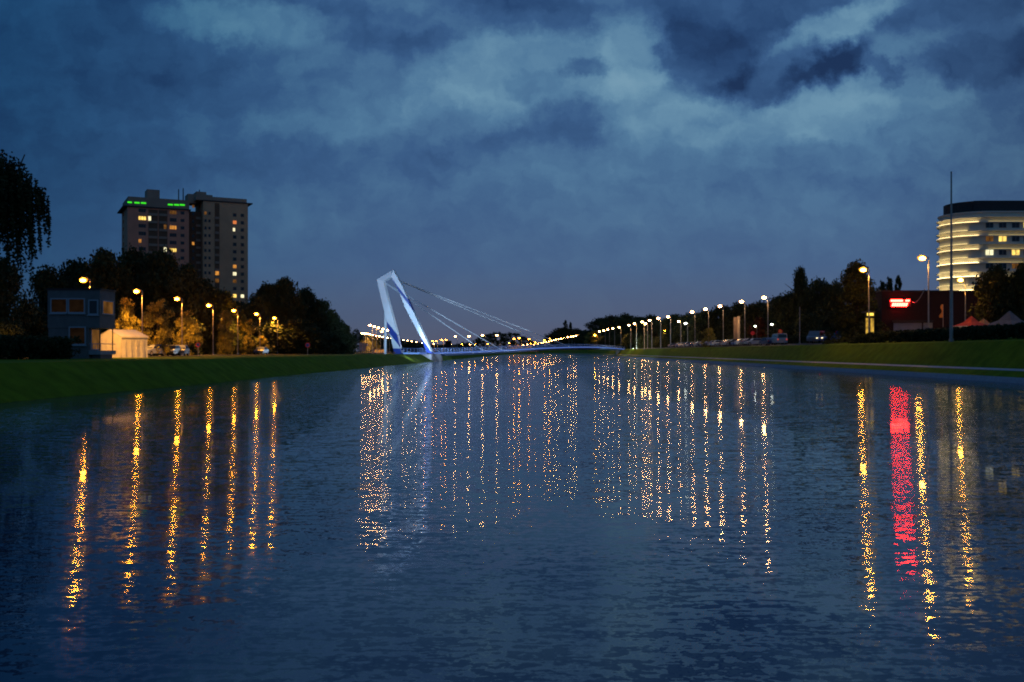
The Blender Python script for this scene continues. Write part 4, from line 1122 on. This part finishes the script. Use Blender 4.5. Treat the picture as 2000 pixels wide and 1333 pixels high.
for i, (px, yt, w_, d) in enumerate(((1737, 541, 22, 262), (1755, 537, 20, 262), (1723, 548, 20, 260), (1104, 625, 12, 1150), (1114, 629, 10, 1150))):
    tree('column', px, yt, w_, d, ['thin poplar over the hall roof, middle of three', 'thin poplar over the hall roof, nearest the golden lamp', 'thin poplar over the hall roof, beside the large pointed tree', 'taller of two far slim poplars above the bridge deck', 'shorter of two far slim poplars above the bridge deck'][i], 'slim poplars', name='poplar_tree')
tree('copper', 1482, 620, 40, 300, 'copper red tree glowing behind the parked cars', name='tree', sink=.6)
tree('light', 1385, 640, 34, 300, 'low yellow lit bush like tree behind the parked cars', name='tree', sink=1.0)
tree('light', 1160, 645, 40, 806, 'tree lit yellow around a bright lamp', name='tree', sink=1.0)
for i, (px, yt, w_, d) in enumerate(((1186, 657, 34, 770), (1206, 655, 36, 700), (1232, 652, 40, 620), (1262, 652, 40, 540), (1290, 656, 36, 480))):
    tree('olive', px, yt, w_, d, 'brownish tree lit beneath the white lamps, %s from the bridge' % ORD[i], 'low trees lit beneath the right bank lamps', sink=2)
tree('olive', 1945, 522, 96, 205, 'broad dark tree in front of the striped white building', name='tree', sink=1)
tree('dark', 1998, 515, 80, 200, 'dark tree at the right edge beside the striped building', name='tree', sink=1)
for i, (px, yt, w_, d) in enumerate(((1540, 628, 80, 262), (1585, 615, 80, 248), (1630, 610, 80, 232), (1690, 600, 70, 238), (1500, 640, 60, 300), (1455, 640, 60, 330), (1415, 648, 56, 360))):
    tree('olive' if i % 2 else 'dark', px, yt, w_, d, 'low dark understorey tree behind the right bank, %s along its line' % ORD[i], 'low dark trees behind the right bank', sink=2.5)
for i, (px, yt, w_, d) in enumerate(((716, 655, 24, 520), (730, 658, 28, 540), (752, 662, 26, 560), (775, 666, 30, 640), (800, 670, 30, 760), (825, 674, 30, 820))):
    tree('light' if i < 2 else 'olive', px, yt, w_, d, 'small amber lit tree under lower lamps by the mast, %s from left' % ORD[i], 'amber lit trees behind the mast', sink=2)


for i, (px, yt, w_) in enumerate(((884, 675, 12), (905, 677, 12), (930, 676, 14), (958, 675, 14), (996, 675, 14), (1012, 674, 14), (1034, 676, 12))):
    tree('light', px, yt, w_ * 1.5, 1195, 'tiny amber lit tree at the far end of the canal, %s from left' % ORD[i], 'amber lit trees at the far end', sink=1)
# far woods that read as one mass
def treeline(pts, d, thick, label_name):
    cs, rs = [], []
    xs = [p[0] for p in pts]; ysv = [p[1] for p in pts]
    n = int((xs[-1] - xs[0]) * 5)
    for _ in range(n):
        px = random.uniform(xs[0], xs[-1]); dd = d + random.uniform(-1, 1) * thick; top = PZ(np.interp(px, xs, ysv) + random.gauss(0, 1.2), dd)
        z = 2.5 + (top - 2.5) * random.random() ** .6
        cs.append((PX(px, dd), dd, z - 1.0)); rs.append(random.uniform(1.4, 2.6) * d / 1300)
    o = obj('treeline', leaf_mesh('treeline', cs, rs, 22, 1.5 * d / 1300, M['leaf_b'])); tag(o, kind='stuff', label='far dark wooded horizon beyond the canal end', cat='woodland'); return o


treeline([(690, 640), (705, 648), (720, 655), (760, 660), (800, 666), (840, 672), (880, 675), (925, 668), (940, 655), (965, 649), (1000, 650), (1020, 655), (1035, 664), (1060, 676), (1100, 672)], 1450, 60, 'a')
